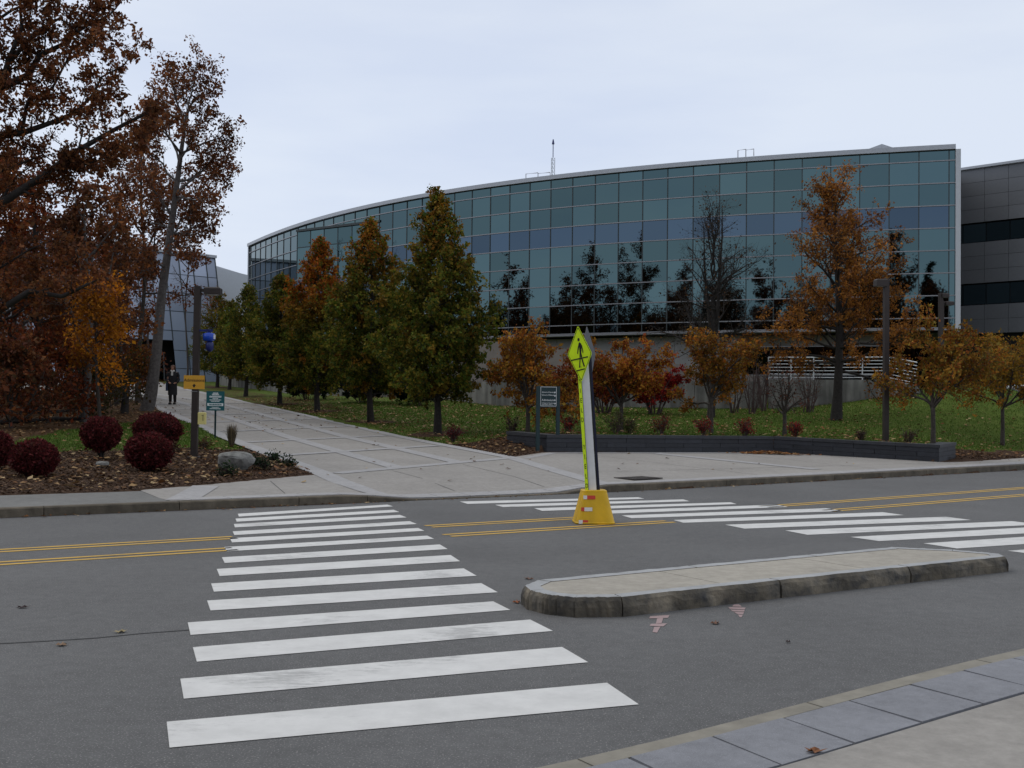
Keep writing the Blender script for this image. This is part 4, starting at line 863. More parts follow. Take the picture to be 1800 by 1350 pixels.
# narrow lime strip board angled on the left of the post, lettered downwards
sb2 = thing('tmp', (0, 0, 0)); bpy.data.objects.remove(sb2)
st = MB().box(-.125, -.082, -.065, -.055, -.1, PT - .62).build('strip_board', M['lime'], ps); MB().box(-.082, -.076, -.066, -.02, -.1, PT - .6).build('strip_edge', M['sign_black'], ps)
zt = PT - .78
for i, ch in enumerate('YIELD'): text(ch, .092, M['sign_black'], ps, (-.103, -.0675, zt - i*.135), squash=.55)
for i, ch in enumerate('YIELD'): text(ch, .092, M['sign_black'], ps, (-.103, -.0675, zt - .92 - i*.135), squash=.55)
def diamond(parent, cz, rz, off, face, edge, name, W2=.172, H2=DH/2, yb=-.085):
    R = Matrix.Translation((off, yb, cz)) @ Matrix.Rotation(rz, 4, 'Z')
    def ring(f, y, bulge=.06):
        pts = []; cor = [(0, H2), (W2, 0), (0, -H2), (-W2, 0)]
        for i in range(4):
            a, b = Vector((*cor[i - 1], 0)), Vector((*cor[i], 0)); c = Vector((*cor[(i + 1) % 4], 0))
            for u in (0, .5, 1):
                p0, p2 = b.lerp(a, bulge), b.lerp(c, bulge); q = (p0.lerp(b, u)).lerp(b.lerp(p2, u), u); pts.append(R @ Vector((q.x*f, y, q.y*f)))
        return pts
    V = ring(1, 0) + ring(1, .006); n = len(V)//2; F = [tuple(range(n)), tuple(range(n, 2*n))[::-1]] + [(i, n + i, n + (i + 1) % n, (i + 1) % n) for i in range(n)]
    board = pymesh(name, V, F, [face], parent); 
    if edge is None: return board
    a, b = ring(.95, -.002), ring(.915, -.002); pymesh('black_border', a + b, [(i, (i + 1) % n, n + (i + 1) % n, n + i) for i in range(n)], edge, board)
    sx = W2/(H2*1.0)
    lay = [0]
    def poly(pts): lay[0] += 1; return [R @ Vector((x*W2, -.003 - .0006*lay[0], y*H2)) for x, y in pts]
    fig = MB()
    hd = [(-.02 + .085*math.cos(a), .50 + .062*math.sin(a)) for a in np.linspace(0, 6.283, 13)[:-1]]
    for pg in (hd, [(.02, .41), (.13, .38), (.17, .2), (.14, .02), (.0, .02), (.0, .2), (-.03, .36)], [(.13, .38), (.24, .28), (.30, .1), (.30, .02), (.25, .02), (.23, .1), (.17, .22)], [(-.03, .36), (-.13, .2), (-.2, .02), (-.14, -.01), (-.06, .16), (.0, .26)],
               [(.0, .03), (.08, .02), (.05, -.16), (-.03, -.48), (-.12, -.48), (-.02, -.16)], [(.06, .03), (.14, .03), (.2, -.16), (.36, -.44), (.27, -.47), (.11, -.18)]): fig.add(poly(pg), [tuple(range(len(pg)))])
    fig.build('walking_figure', M['sign_black'], board)
    for pg in ([(-.74, -.19), (.66, -.10), (.66, -.14), (-.74, -.23)], [(-.36, -.57), (.34, -.51), (.34, -.55), (-.36, -.61)], [(.03, -.43), (.06, -.43), (.06, -.48), (.03, -.48)]): pymesh('crosswalk_line', poly(pg), [(0, 1, 2, 3)], M['sign_black'], board)
    return board
diamond(ps, PT - DH/2, math.radians(-12), -.085, M['lime'], M['sign_black'], 'diamond_board')
diamond(ps, PT - DH/2 - .0, math.radians(48), .07, M['sign_grey'], None, 'rear_diamond_board', yb=.13)

# boulder, stone
def rock(name, p, sx, sy, sz, seed, label):
    import bmesh
    bm = bmesh.new(); bmesh.ops.create_icosphere(bm, subdivisions=3, radius=1); r = np.random.default_rng(seed); pl_ = [(Vector(r.normal(size=3)).normalized(), r.uniform(.55, .85)) for _ in range(14)]
    for v in bm.verts:
        c = v.co.copy(); c = Vector((math.copysign(abs(c.x)**.55, c.x), math.copysign(abs(c.y)**.6, c.y), math.copysign(abs(c.z)**.6, c.z)))
        for n_, d_ in pl_:
            k = c.dot(n_) - d_*1.25
            if k > 0: c -= n_*k*.9
        c += Vector(r.normal(size=3))*.035; v.co = (c.x*sx, c.y*sy, c.z*sz)
    me = bpy.data.meshes.new(name); bm.to_mesh(me); bm.free(); me.materials.append(M['rock']); o = link(bpy.data.objects.new(name, me)); o.location = (p[0], p[1], p[2] + sz*.55); o.rotation_euler = (0, 0, .2); tag(o, label, 'rock')
rock('boulder', on(412, 826), .40, .26, .235, 5, 'grey lichen covered boulder in the mulch bed beside the path'); rock('stone', on(180, 822), .13, .11, .09, 8, 'small rounded grey stone in the mulch between red bushes')

# person walking down the path
pp = on(303, 711); pk = 69*pp[1]/FPX; sc = pk/1.74
per = thing('person', pp, .12, 'person in a long black coat and white scarf walking down the path', 'person'); per.scale = (sc, sc, sc)
def skin(name, verts, edges, radii, mat, parent, root=0, sub=2):
    me = bpy.data.meshes.new(name); me.from_pydata(verts, edges, []); o = bpy.data.objects.new(name, me); COL.objects.link(o)
    o.modifiers.new('s', 'SKIN'); 
    for i, r in enumerate(radii): me.skin_vertices[0].data[i].radius = r if isinstance(r, tuple) else (r, r)
    me.skin_vertices[0].data[root].use_root = True; sb = o.modifiers.new('b', 'SUBSURF'); sb.levels = sub; sb.render_levels = sub
    dg = bpy.context.evaluated_depsgraph_get(); me2 = bpy.data.meshes.new_from_object(o.evaluated_get(dg)); bpy.data.objects.remove(o)
    me2.materials.clear(); me2.materials.append(mat); me2.polygons.foreach_set('use_smooth', [True]*len(me2.polygons)); return link(bpy.data.objects.new(name, me2), parent)
bv = [(0, 0, .95), (0, 0, 1.12), (0, .01, 1.30), (0, .01, 1.42), (0, 0, 1.50), (0, -.01, 1.58), (0, -.015, 1.67),
      (-.17, .01, 1.39), (-.23, .02, 1.12), (-.16, -.12, .97), (-.10, -.17, .98), (.17, .01, 1.39), (.24, .02, 1.12), (.19, -.10, .96), (.14, -.15, .96),
      (-.09, 0, .9), (-.085, -.06, .5), (-.09, -.02, .1), (-.09, -.14, .04), (.09, 0, .9), (.085, .05, .5), (.085, .14, .13), (.085, .04, .04)]
be = [(0, 1), (1, 2), (2, 3), (3, 4), (4, 5), (5, 6), (3, 7), (7, 8), (8, 9), (9, 10), (3, 11), (11, 12), (12, 13), (13, 14), (0, 15), (15, 16), (16, 17), (17, 18), (0, 19), (19, 20), (20, 21), (21, 22)]
br = [(.14, .1), (.13, .09), (.15, .1), (.12, .08), .05, (.075, .085), (.065, .08), .06, .045, .033, .03, .06, .045, .033, .03, .075, .055, .04, .035, .075, .055, .04, .035]
skin('body', bv, be, br, M['skin'], per)
def loft(name, secs, mat, n=16, smoothf=True):
    V = [(cx + rx*math.cos(a), cy + ry*math.sin(a), z) for z, cx, cy, rx, ry in secs for a in np.linspace(0, 2*math.pi, n, endpoint=False)]
    F = [(i*n + j, i*n + (j + 1) % n, (i + 1)*n + (j + 1) % n, (i + 1)*n + j) for i in range(len(secs) - 1) for j in range(n)] + [tuple(range((len(secs) - 1)*n, len(secs)*n))]
    return pymesh(name, V, F, mat, per, smoothf)
loft('coat', [(.42, .0, .0, .20, .17), (.6, 0, 0, .20, .165), (.9, 0, 0, .19, .16), (1.08, 0, 0, .172, .145), (1.28, 0, .005, .20, .15), (1.40, 0, .01, .205, .13), (1.45, 0, .01, .15, .10), (1.49, 0, .01, .09, .08)], M['coat'])
for s_ in (-1, 1): MB().tube([(s_*.17, .01, 1.42), (s_*.225, .02, 1.27), (s_*.245, .02, 1.10), (s_*.21, -.06, 1.0), (s_*.17, -.12, .965)], [.075, .075, .068, .06, .055], 10).build('sleeve', M['coat'], per, True)
for s_, y1, y2 in ((-1, -.06, -.02), (1, .05, .12)): MB().tube([(s_*.085, y1*.6, .62), (s_*.085, y1, .48), (s_*.087, y2, .12)], [.09, .08, .062], 10).build('trouser_leg', M['trousers'], per, True)
for s_, y in ((-1, -.02), (1, .11)): MB().box(s_*.087 - .05, s_*.087 + .05, y - .2, y + .07, 0.0, .1, ch=.03).build('shoe', M['shoe'], per)
MB().tube([(0, .02, 1.56), (0, .025, 1.64), (0, .01, 1.71), (0, .005, 1.745)], [.098, .108, .095, .04], 14).build('hair', M['hair'], per, True)
MB().box(-.052, .052, -.125, -.10, 1.54, 1.68, ch=.02).build('face', M['skin'], per); MB().add([(-.016, -.127, 1.59), (.016, -.127, 1.59), (0, -.15, 1.592), (0, -.127, 1.64)], [(0, 1, 2), (0, 2, 3), (1, 3, 2)]).build('nose', M['skin'], per)
for x in (-.028, .028): MB().box(x - .012, x + .012, -.128, -.1255, 1.63, 1.64).build('eye', M['sign_black'], per)
MB().box(-.022, .022, -.128, -.1255, 1.562, 1.57).build('mouth', M['red_tape'], per)
MB().tube([(-.07, -.06, 1.50), (0, -.13, 1.45), (.07, -.06, 1.50)], [.04, .045, .04], 8).box(-.045, .03, -.165, -.13, 1.28, 1.45, ch=.01).build('scarf', M['scarf'], per)
for s_, x in ((-1, -.10), (1, .14)):
    hv = [(x, -.155, .965), (x - s_*.02, -.2, .955)]; hed = [(0, 1)]; hr = [(.032, .02), (.036, .016)]
    for q in range(4): b0 = len(hv); hv += [(x - s_*.02 + (q - 1.5)*.02, -.235, .95), (x - s_*.02 + (q - 1.5)*.02, -.25 + .004*abs(q - 1.5), .925), (x - s_*.02 + (q - 1.5)*.019, -.24, .905)]; hed += [(1, b0), (b0, b0 + 1), (b0 + 1, b0 + 2)]; hr += [.0095, .009, .008]
    b0 = len(hv); hv += [(x - s_*.055, -.19, .945), (x - s_*.06, -.215, .93)]; hed += [(0, b0), (b0, b0 + 1)]; hr += [.010, .009]
    skin('hand', hv, hed, hr, M['skin'], per, 0, 1)
bag = thing('shoulder_bag', (0, 0, 0), 0, 'dark blue shoulder bag at the side of the walking person', 'bag')
c_, s__ = math.cos(.12), math.sin(.12); bag.location = (pp[0] + (-.235*c_)*sc, pp[1] + (-.235*s__)*sc, pp[2] + .60*sc); bag.rotation_euler = (0, 0, .12); bag.scale = (sc,)*3
MB().box(-.04, .05, -.14, .14, 0, .38, ch=.03).build('bag_body', M['bag'], bag); MB().tube([(0.03, -.08, .38), (.1, -.06, .66), (.14, 0, .80), (.1, .06, .66), (.03, .08, .38)], .014, 6).build('strap', M['bag'], bag)

# parked cars glimpsed behind the trees
def car(p, rz, paintm, label):
    t = thing('parked_car', p, rz, label, 'car', 'cars glimpsed behind the trees')
    prof = [(-2.2, .35), (-2.25, .7), (-2.1, .92), (-1.5, .98), (-.95, 1.38), (.45, 1.42), (1.2, .98), (2.05, .85), (2.25, .6), (2.2, .35)]; V = []
    for y, w in ((-.86, 1), (.86, 1)):
        for x, z in prof: V.append((x, y*(.86 if z > 1.1 else 1), z))
    n = len(prof); pymesh('body', V, [tuple(range(n)), tuple(range(n, 2*n))[::-1]] + [(i, (i + 1) % n, n + (i + 1) % n, n + i) for i in range(n)], paintm, t)
    for y in (-.80, .80):
        s = 1 if y > 0 else -1; MB().add([(-1.35, s*.868, 1.0), (-.9, s*.757, 1.33), (-.3, s*.757, 1.36), (-.3, s*.868, 1.0)], [(0, 1, 2, 3)]).build('side_window', M['car_glass'], t); MB().add([(-.22, s*.868, 1.0), (-.22, s*.757, 1.36), (.42, s*.757, 1.37), (1.05, s*.868, 1.0)], [(0, 1, 2, 3)]).build('side_window', M['car_glass'], t)
        for x in (-1.35, 1.4):
            w = MB().tube([(x, s*.72, .33), (x, s*.89, .33)], .33, 16).build('wheel', M['tyre'], t); MB().tube([(x, s*.885, .33), (x, s*.9, .33)], .2, 12).build('rim', M['alum'], w)
    MB().add([(.52, -.70, 1.39), (.52, .70, 1.39), (1.2, .8, 1.0), (1.2, -.8, 1.0)], [(0, 1, 2, 3)]).build('windscreen', M['car_glass'], t)
    for y in (-.6, .6): MB().box(2.18, 2.255, y - .16, y + .16, .62, .76).build('headlight', M['sign_white'], t)
c1_ = under(436, 92); car((c1_[0], c1_[1], at(436, 664, 92)[2] - .2), .5, M['car_blue'], 'silver blue car parked behind the low wall beyond the pear trees')
c2_ = at(1806, 712, 56); car((c2_[0], c2_[1], gz(c2_[0], c2_[1])), -.1, M['car_white'], 'white car parked behind the crab tree at the right edge')

# ------------------------------------------------------------------ trees and plants
def unit(v): return v/(np.linalg.norm(v, axis=-1, keepdims=True) + 1e-9)
def leaf_arrays(r, P, size, droop=.3, aspect=.55, jit=.06, spread=.35):
    n = len(P); P = P + r.normal(size=(n, 3))*jit
    d = unit(r.normal(size=(n, 3)) + np.array([0, 0, -droop])); side = unit(np.cross(d, unit(r.normal(size=(n, 3))))); nr = np.cross(d, side)
    L = (size*r.lognormal(0, .28, n))[:, None]; w = L*aspect*.5
    base = P; tip = P + d*L; mid = P + d*L*.5 + nr*L*spread*.25
    return np.stack([base, mid + side*w, tip, mid - side*w], 1).reshape(-1, 3)
def quads(n): return np.arange(4*n, dtype=np.int32).reshape(-1, 4)
def palette(r, n, cols, w=None):
    c = np.array(cols, float); k = r.choice(len(c), n, p=None if w is None else np.array(w)/sum(w)); return c[k]*r.uniform(.7, 1.3, (n, 1))
class Tree:
    def __init__(s, seed): s.r = np.random.default_rng(seed); s.V = []; s.F = []; s.n = 0; s.anchor = []
    def tube(s, P, R, n):
        V, F = tube_arrays(np.asarray(P, float), np.asarray(R, float), n); s.V.append(V); s.F.append(F + s.n); s.n += len(V)
    def twigs(s, A, D, L, rad):      # vectorised single segment twigs, three sided
        n = len(A)
        if not n: return
        D = unit(D); X = unit(np.cross(D, unit(s.r.normal(size=(n, 3))))); Y = np.cross(D, X); B = A + D*L[:, None]; ang = np.arange(3)*2.0944
        ring = np.cos(ang)[None, :, None]*X[:, None] + np.sin(ang)[None, :, None]*Y[:, None]
        V = np.concatenate([A[:, None] + ring*rad, B[:, None] + ring*rad*.4], 1).reshape(-1, 3); b = np.arange(n)[:, None, None]*6; q = np.array([[0, 1, 4, 3], [1, 2, 5, 4], [2, 0, 3, 5]])[None]
        s.V.append(V); s.F.append((b + q).reshape(-1, 4) + s.n); s.n += len(V)
    def limb(s, P, R, n, kids, l2f, up, twl, twn, tw_r=.004, l2n=3, start=.2, ang=(.6, 1.1), sub_r=.5, minl=.25):
        """a limb with side branches and twigs; anchors for leaves gather at the twigs"""
        P = np.asarray(P, float); R = np.asarray(R, float); s.tube(P, R, n); r = s.r
        seg = np.linalg.norm(np.diff(P, axis=0), axis=1); cum = np.concatenate([[0], np.cumsum(seg)]); L = cum[-1]; A = []; D = []
        for k in range(kids):
            f = start + (1 - start)*(k + r.uniform(.1, .9))/kids; l = f*L; i = min(np.searchsorted(cum, l) - 1, len(seg) - 1); i = max(i, 0); p = P[i] + (P[i + 1] - P[i])*(l - cum[i])/max(seg[i], 1e-6); t = unit(P[i + 1] - P[i])
            q = unit(np.cross(t, r.normal(size=3))); a = r.uniform(*ang); d = unit(t*math.cos(a) + q*math.sin(a) + np.array([0, 0, up])); l2 = max(minl, l2f*L*(1.1 - .75*f)*r.uniform(.6, 1.2)); rr = max(.005, np.interp(l, cum, R)*sub_r)
            pts = [p]; dd = d
            for _ in range(l2n): dd = unit(dd + r.normal(size=3)*.22 + np.array([0, 0, up*.35])); pts.append(pts[-1] + dd*l2/l2n)
            pts = np.array(pts); s.tube(pts, np.linspace(rr, .004, len(pts)), 4 if rr > .012 else 3)
            m = max(2, int(twn*l2/.4)); fs = r.uniform(.25, 1, m)*(l2n); ii = np.minimum(fs.astype(int), l2n - 1); fr_ = (fs - ii)[:, None]; a0 = pts[ii]*(1 - fr_) + pts[ii + 1]*fr_
            A.append(a0); D.append(unit(pts[ii + 1] - pts[ii])*.7 + r.normal(size=(m, 3))*.75 + np.array([0, 0, up*.5])); 
        A = np.concatenate(A); D = np.concatenate(D); LL = twl*r.uniform(.5, 1.4, len(A)); s.twigs(A, D, LL, tw_r); D = unit(D)
        for f in (.4, .75, 1.0): s.anchor.append(A + D*(LL*f)[:, None])
    def build(s, root, bark, leaves, size, cols, w=None, tintf=None, keep=None, per=1.0, jit=.07, droop=.3, leafmat_='leaf', aspect=.55, name='crown', shade=None):
        npmesh('trunk', np.concatenate(s.V), np.concatenate(s.F), bark, root, True)
        A = np.concatenate(s.anchor)
        if keep is not None: A = A[keep(A)]
        if leaves and len(A):
            k = s.r.integers(0, len(A), leaves) if leaves != len(A) else np.arange(len(A)); P = A[k]; V = leaf_arrays(s.r, P, size, droop, aspect, jit)
            c = palette(s.r, len(P), cols, w)
            if tintf is not None: c = tintf(P, c, s.r)
            npmesh(name, V, quads(len(P)), M[leafmat_], root, False, np.repeat(np.clip(c, 0, 1), 4, 0))
def clump(P, c, r, f=1.3, amp=.35):      # leaves of one spray share a tone
    v = np.sin(P[:, 0]*f*2.1 + 1.3*np.sin(P[:, 2]*f*1.7)) + np.sin(P[:, 1]*f*2.3 + P[:, 2]*f*1.9) + np.sin(P[:, 2]*f*3.1 + P[:, 0]*1.1)
    return c*(1 + amp*v/3)[:, None]
# -- conical pears along the path
GRN = [(.075, .105, .013), (.105, .118, .015), (.15, .13, .018), (.05, .075, .013), (.20, .145, .02)]
def pear(p, D, px, ytop, rad, seed, label, orange, nl):
    root = thing('pear_tree', p, 0, label, 'tree', 'conical pear trees along the path'); H = at(px, ytop, D)[2] - p[2]; T = Tree(seed); r = T.r; cl_ = .16
    zt = np.linspace(-.15, H*.95, 9); tp = np.stack([.05*np.sin(zt*1.3 + seed), .05*np.cos(zt*1.1 + seed), zt], 1); tr = np.interp(zt, [-.2, 0, H*.15, H], [.17, .125, .10, .012]); T.tube(tp, tr, 8)
    env = lambda f: rad*np.interp(f, [0, .08, .22, .42, .65, .85, 1], [.62, .95, 1.05, .96, .60, .29, .05])
    n1 = 92
    for i in range(n1):
        f = (i + r.uniform(0, 1))/n1; h = H*(cl_ + (.97 - cl_)*f); az = i*2.39996 + r.normal()*.35; L = env(f)*r.uniform(.72, 1.14) + .1; el = .35 + .55*f + r.normal()*.08
        p0 = np.array([np.interp(h, zt, tp[:, 0]), np.interp(h, zt, tp[:, 1]), h - L*.28]); d = np.array([math.cos(az), math.sin(az), math.tan(el)*.75]); d = unit(d)
        pts = [p0 + d*L*k/4*1.08 + np.array([0, 0, .12*L*(k/4)**2]) + r.normal(size=3)*.02*k for k in range(5)]
        T.limb(pts, np.linspace(.028*(1 - f*.7), .005, 5), 4, max(4, int(9*L/1.2) + 2), .38, .25, .16, 3.0, .0028, 2, .15, minl=.18)
    def tf(P, c, r_):
        f = np.clip(P[:, 2]/H, 0, 1); c = clump(P, c, r_, 1.6, .45)
        o = np.array([(.34, .085, .012)]); k = np.clip((f - orange[0])/.25, 0, 1)*orange[1]*(r_.uniform(size=len(P)) < orange[2])
        k = np.maximum(k, (np.sin(P[:, 0]*3 + seed)*np.sin(P[:, 1]*2.7)*np.sin(P[:, 2]*2.2 + seed) > .55)*.55*orange[1])
        o2 = np.where(r_.uniform(size=(len(P), 1)) < .4, np.array([[.38, .15, .014]]), o)
        return c*(1 - k[:, None]) + o2*k[:, None]*r_.uniform(.7, 1.25, (len(P), 1))
    T.build(root, M['bark_dark'], nl, .10, GRN, None, tf, jit=.05, droop=.5, aspect=.7)
    return root
PL = ['nearest and tallest conical pear tree, green with golden top, right end of row', 'second conical pear tree from the right, thin orange tip', 'conical pear tree with bright red orange top, third from the right', 'dark green conical pear tree, fourth from the right in the row', 'small dark green pear tree, third from the far left end of row', 'narrow far pear tree, second from the left end of the row', 'far olive pear tree at the left end of the row beside the lamp post']
ORG = [(.55, .5, .35), (.6, .75, .5), (.45, 1.0, .75), (.8, .3, .3), (.9, .3, .2), (.85, .3, .2), (.5, .4, .4)]
for i, (q, p) in enumerate(zip(PEAR, PEAR_P)): pear(p, p[1], q[0] + (8 if i == 0 else 0), q[2], q[3], 20 + i, PL[i], ORG[i], 42000 if i < 4 else 20000)
# -- crab apples
ORA = [(.32, .115, .016), (.38, .16, .02), (.24, .075, .018), (.36, .19, .026), (.16, .06, .018), (.22, .14, .022)]
def crab(px, D, ytop, rad, seed, label, cols, nl, lean=0.0, fork=.27, dens=1.0, size=.085, py=None, group='small crab apple trees round the plaza'):
    p = under(px, D) if py is None else on(px, py); D = p[1]; root = thing('crab_tree', p, 0, label, 'tree', group); H = at(px, ytop, D)[2] - p[2]; T = Tree(seed); r = T.r; hf = H*fork
    T.tube([(0, 0, -.1), (.01, 0, hf*.5), (lean*.3, 0, hf), (lean*.5, .02, hf*1.25)], [.085, .066, .06, .045], 7)
    n1 = 9
    for i in range(n1):
        az = i*2.39996 + r.normal()*.25; el = r.uniform(.35, 1.25) if i < 6 else r.uniform(1.1, 1.5); L = min(rad/max(.2, math.cos(el)), (H - hf)/max(.2, math.sin(el)))*r.uniform(.8, 1.05)
        d = np.array([math.cos(az)*math.cos(el), math.sin(az)*math.cos(el), math.sin(el)]); p0 = np.array([lean*.3, 0, hf*r.uniform(.86, 1.1)]); pts = [p0]; dd = d
        for k in range(6): dd = unit(dd + r.normal(size=3)*.16 + np.array([0, 0, .06 if k > 1 else -.05])); pts.append(pts[-1] + dd*L/6)
        T.limb(pts, np.linspace(.038, .006, 7), 5, max(6, int(10*L*dens)), .42, .12, .17, 2.6, .003, 3, .22, minl=.22)
    T.build(root, M['bark'], nl, size, cols, None, lambda P, c, r_: clump(P, c, r_, 2.2, .5), jit=.05, droop=.5, aspect=.62)
crab(928, 34.6, 570, 2.0, 41, 'broad orange crab tree left of the green directory sign', ORA, 13000, fork=.26)
crab(1092, 35.2, 595, 1.6, 42, 'orange crab tree just right of the lime crossing sign', ORA[:4] + [(.24, .05, .014)], 9500, fork=.3)
crab(1250, 35.4, 582, 1.5, 43, 'golden orange crab tree in front of the bare tree', [(.28, .13, .016), (.22, .11, .016), (.30, .10, .014), (.14, .09, .02), (.13, .045, .014)], 7500, fork=.32)
crab(1379, 35.0, 640, .85, 44, 'small sparse reddish crab tree left of the orange oak', [(.10, .03, .022), (.12, .05, .03), (.07, .03, .025)], 500, fork=.33, size=.06)
crab(1640, 32.2, 580, 1.6, 45, 'yellow brown crab tree behind the right end of the charcoal wall', [(.30, .15, .02), (.24, .125, .022), (.26, .08, .018), (.19, .14, .026)], 8000, fork=.34)
crab(1762, 35, 562, 1.9, 46, 'ochre crab tree with dark curved limbs at the right edge', [(.29, .165, .02), (.24, .14, .022), (.31, .12, .018), (.17, .12, .024)], 10500, py=783, fork=.30)
# -- general broadleaf tree with explicit or grown limbs
def broad(name, p, trunk, rads, limbs, seed, label, group, cols, nl, size, l2f=.42, kids=9, bark='bark', tf=None, up=.1, twl=.3, twn=2.0, jit=.1, sub=.45, keep=None, aspect=.55, lmat='leaf', droop=.35, start=.25):
    root = thing(name, p, 0, label, 'tree', group); T = Tree(seed); T.tube(trunk, rads, 9)
    for P, r0 in limbs: T.limb(P, np.linspace(r0, max(.008, r0*.15), len(P)), 6, kids, l2f, up, twl, twn, .0045, 4, start, (.5, 1.15), sub, .4)
    T.build(root, M[bark], nl, size, cols, None, tf or (lambda P, c, r_: clump(P, c, r_, .9, .5)), jit=jit, keep=keep, aspect=aspect, leafmat_=lmat, droop=droop); return root
def grow(T_pts, H, rad, n1, seed, clear, e0, e1, prof, jl=.9):
    """limbs up a trunk polyline (local), lengths by a crown profile"""
    r = np.random.default_rng(seed); tp = np.array(T_pts); z = tp[:, 2]; out = []
    for i in range(n1):
        f = (i + r.uniform(.1, .9))/n1; h = H*(clear + (.98 - clear)*f); az = i*2.39996 + r.normal()*.4; L = max(.5, rad*np.interp(f, prof[0], prof[1])*r.uniform(.75, 1.15)); el = e0 + (e1 - e0)*f + r.normal()*.1
        zz = max(h - L*math.sin(el)*.75, H*clear*.9); p0 = np.array([np.interp(zz, z, tp[:, 0]), np.interp(zz, z, tp[:, 1]), zz]); d = np.array([math.cos(az)*math.cos(el), math.sin(az)*math.cos(el), math.sin(el)]); pts = [p0]; dd = d
        for k in range(6): dd = unit(dd + r.normal(size=3)*.2 + np.array([0, 0, .05])); pts.append(pts[-1] + dd*L*1.1/6)
        out.append((np.array(pts), .018 + .014*L))
    return out
PROF_OV = ([0, .2, .45, .75, 1], [.75, 1, .95, .65, .25])
# orange oak right of centre
p = under(1471, 43.5); H = at(1471, 305, 43.5)[2] - p[2]; zt = np.linspace(-.2, H*.9, 8); tk_ = np.stack([.08*np.sin(zt*.6), .05*np.cos(zt*.7), zt], 1)
lim = grow(tk_, H, 3.0, 42, 61, .22, .2, 1.25, ([0, .15, .4, .7, 1], [1.12, 1.1, 1.0, .75, .42]))
OAKO = [(.30, .115, .022), (.36, .15, .026), (.22, .078, .02), (.27, .125, .028), (.15, .06, .02)]
broad('oak_tree', p, tk_, np.interp(zt, [-.2, 0, H*.25, H], [.26, .20, .15, .02]), lim, 62, 'big orange leaved oak in front of the glass building', 'autumn trees before the glass building', OAKO, 27000, .10, bark='bark_dark', kids=13, twl=.24, twn=2.4, jit=.08, droop=.3)
# bare tree left of it
p = under(1250, 45.5); H = at(1250, 348, 45.5)[2] - p[2]; zt = np.linspace(-.2, H*.55, 6); tk_ = np.stack([.1*np.sin(zt*.5), .05*zt/H, zt], 1)
lim = grow(tk_, H*.95, 2.7, 26, 63, .28, .25, 1.3, ([0, .2, .5, .8, 1], [1.0, 1.05, .95, .8, .75]))
lim.append((np.array([(.1, 0, H*.3), (.25, .05, H*.45), (.3, 0, H*.65), (.42, .05, H*.82), (.4, 0, H*.97)]), .10)); lim.append((np.array([(.05, 0, H*.35), (-.15, .05, H*.5), (-.3, 0, H*.68), (-.35, .05, H*.88)]), .09))
broad('bare_tree', p, tk_, np.interp(zt, [-.2, 0, H*.3, H], [.19, .15, .11, .05]), lim, 64, 'nearly bare dark tree with two stems before the glass', 'autumn trees before the glass building', [(.05, .035, .025), (.09, .045, .02), (.035, .03, .025)], 1900, .085, kids=14, twl=.34, twn=2.8, bark='bark_dark', droop=.6, l2f=.5)

# -- oaks and wood on the left
RUST = [(.17, .060, .024), (.13, .044, .020), (.22, .080, .026), (.09, .038, .022), (.16, .074, .032)]
RED = [(.24, .055, .018), (.18, .04, .016), (.28, .085, .02), (.12, .036, .016)]
def locpath(pxs, D, p, wob=0): return np.array([at(x, y, D + (wob*i if wob else 0)) - p for i, (x, y) in enumerate(pxs)])
# leaning oak by the path
p = on(256, 722); D = p[1]; tk_ = locpath([(256, 728), (266, 690), (275, 620), (284, 520), (298, 420), (309, 340), (318, 270), (328, 200)], D, p)
r_ = np.random.default_rng(5); lim = []
for (x0, y0), (x1, y1), dd in [((298, 420), (352, 345), 1), ((303, 380), (250, 300), -1), ((306, 360), (385, 300), 2), ((309, 340), (400, 250), 0), ((312, 320), (240, 230), 1), ((314, 300), (360, 190), -2), ((316, 290), (280, 170), 2), ((318, 270), (415, 225), -1), ((322, 240), (350, 95), 0), ((325, 220), (295, 110), -1), ((326, 210), (375, 130), 1),
                               ((295, 440), (330, 430), 2), ((300, 400), (255, 390), 2), ((290, 470), (245, 440), -2), ((296, 430), (360, 390), -1), ((308, 345), (375, 360), -2), ((312, 320), (405, 290), 3), ((300, 410), (372, 400), 2), ((294, 445), (345, 455), -1), ((288, 480), (250, 470), 1), ((303, 380), (270, 330), 3), ((318, 270), (260, 200), -3)]:
    k = np.linspace(0, 1, 6)[:, None]; a = at(x0, y0, D) - p; b = at(x1, y1, D + dd) - p; lim.append((a*(1 - k) + b*k + r_.normal(size=(6, 3))*.10*np.sin(k*3.1), .055))
broad('oak_tree', p, tk_, [.31, .25, .21, .18, .15, .12, .09, .06], lim, 71, 'leaning grey trunked oak with rusty leaves beside the path', 'oaks of the wood on the left', RUST, 16000, .125, kids=15, bark='bark_pale', twl=.32, twn=1.9, l2f=.5, jit=.1, droop=.6, aspect=.6)
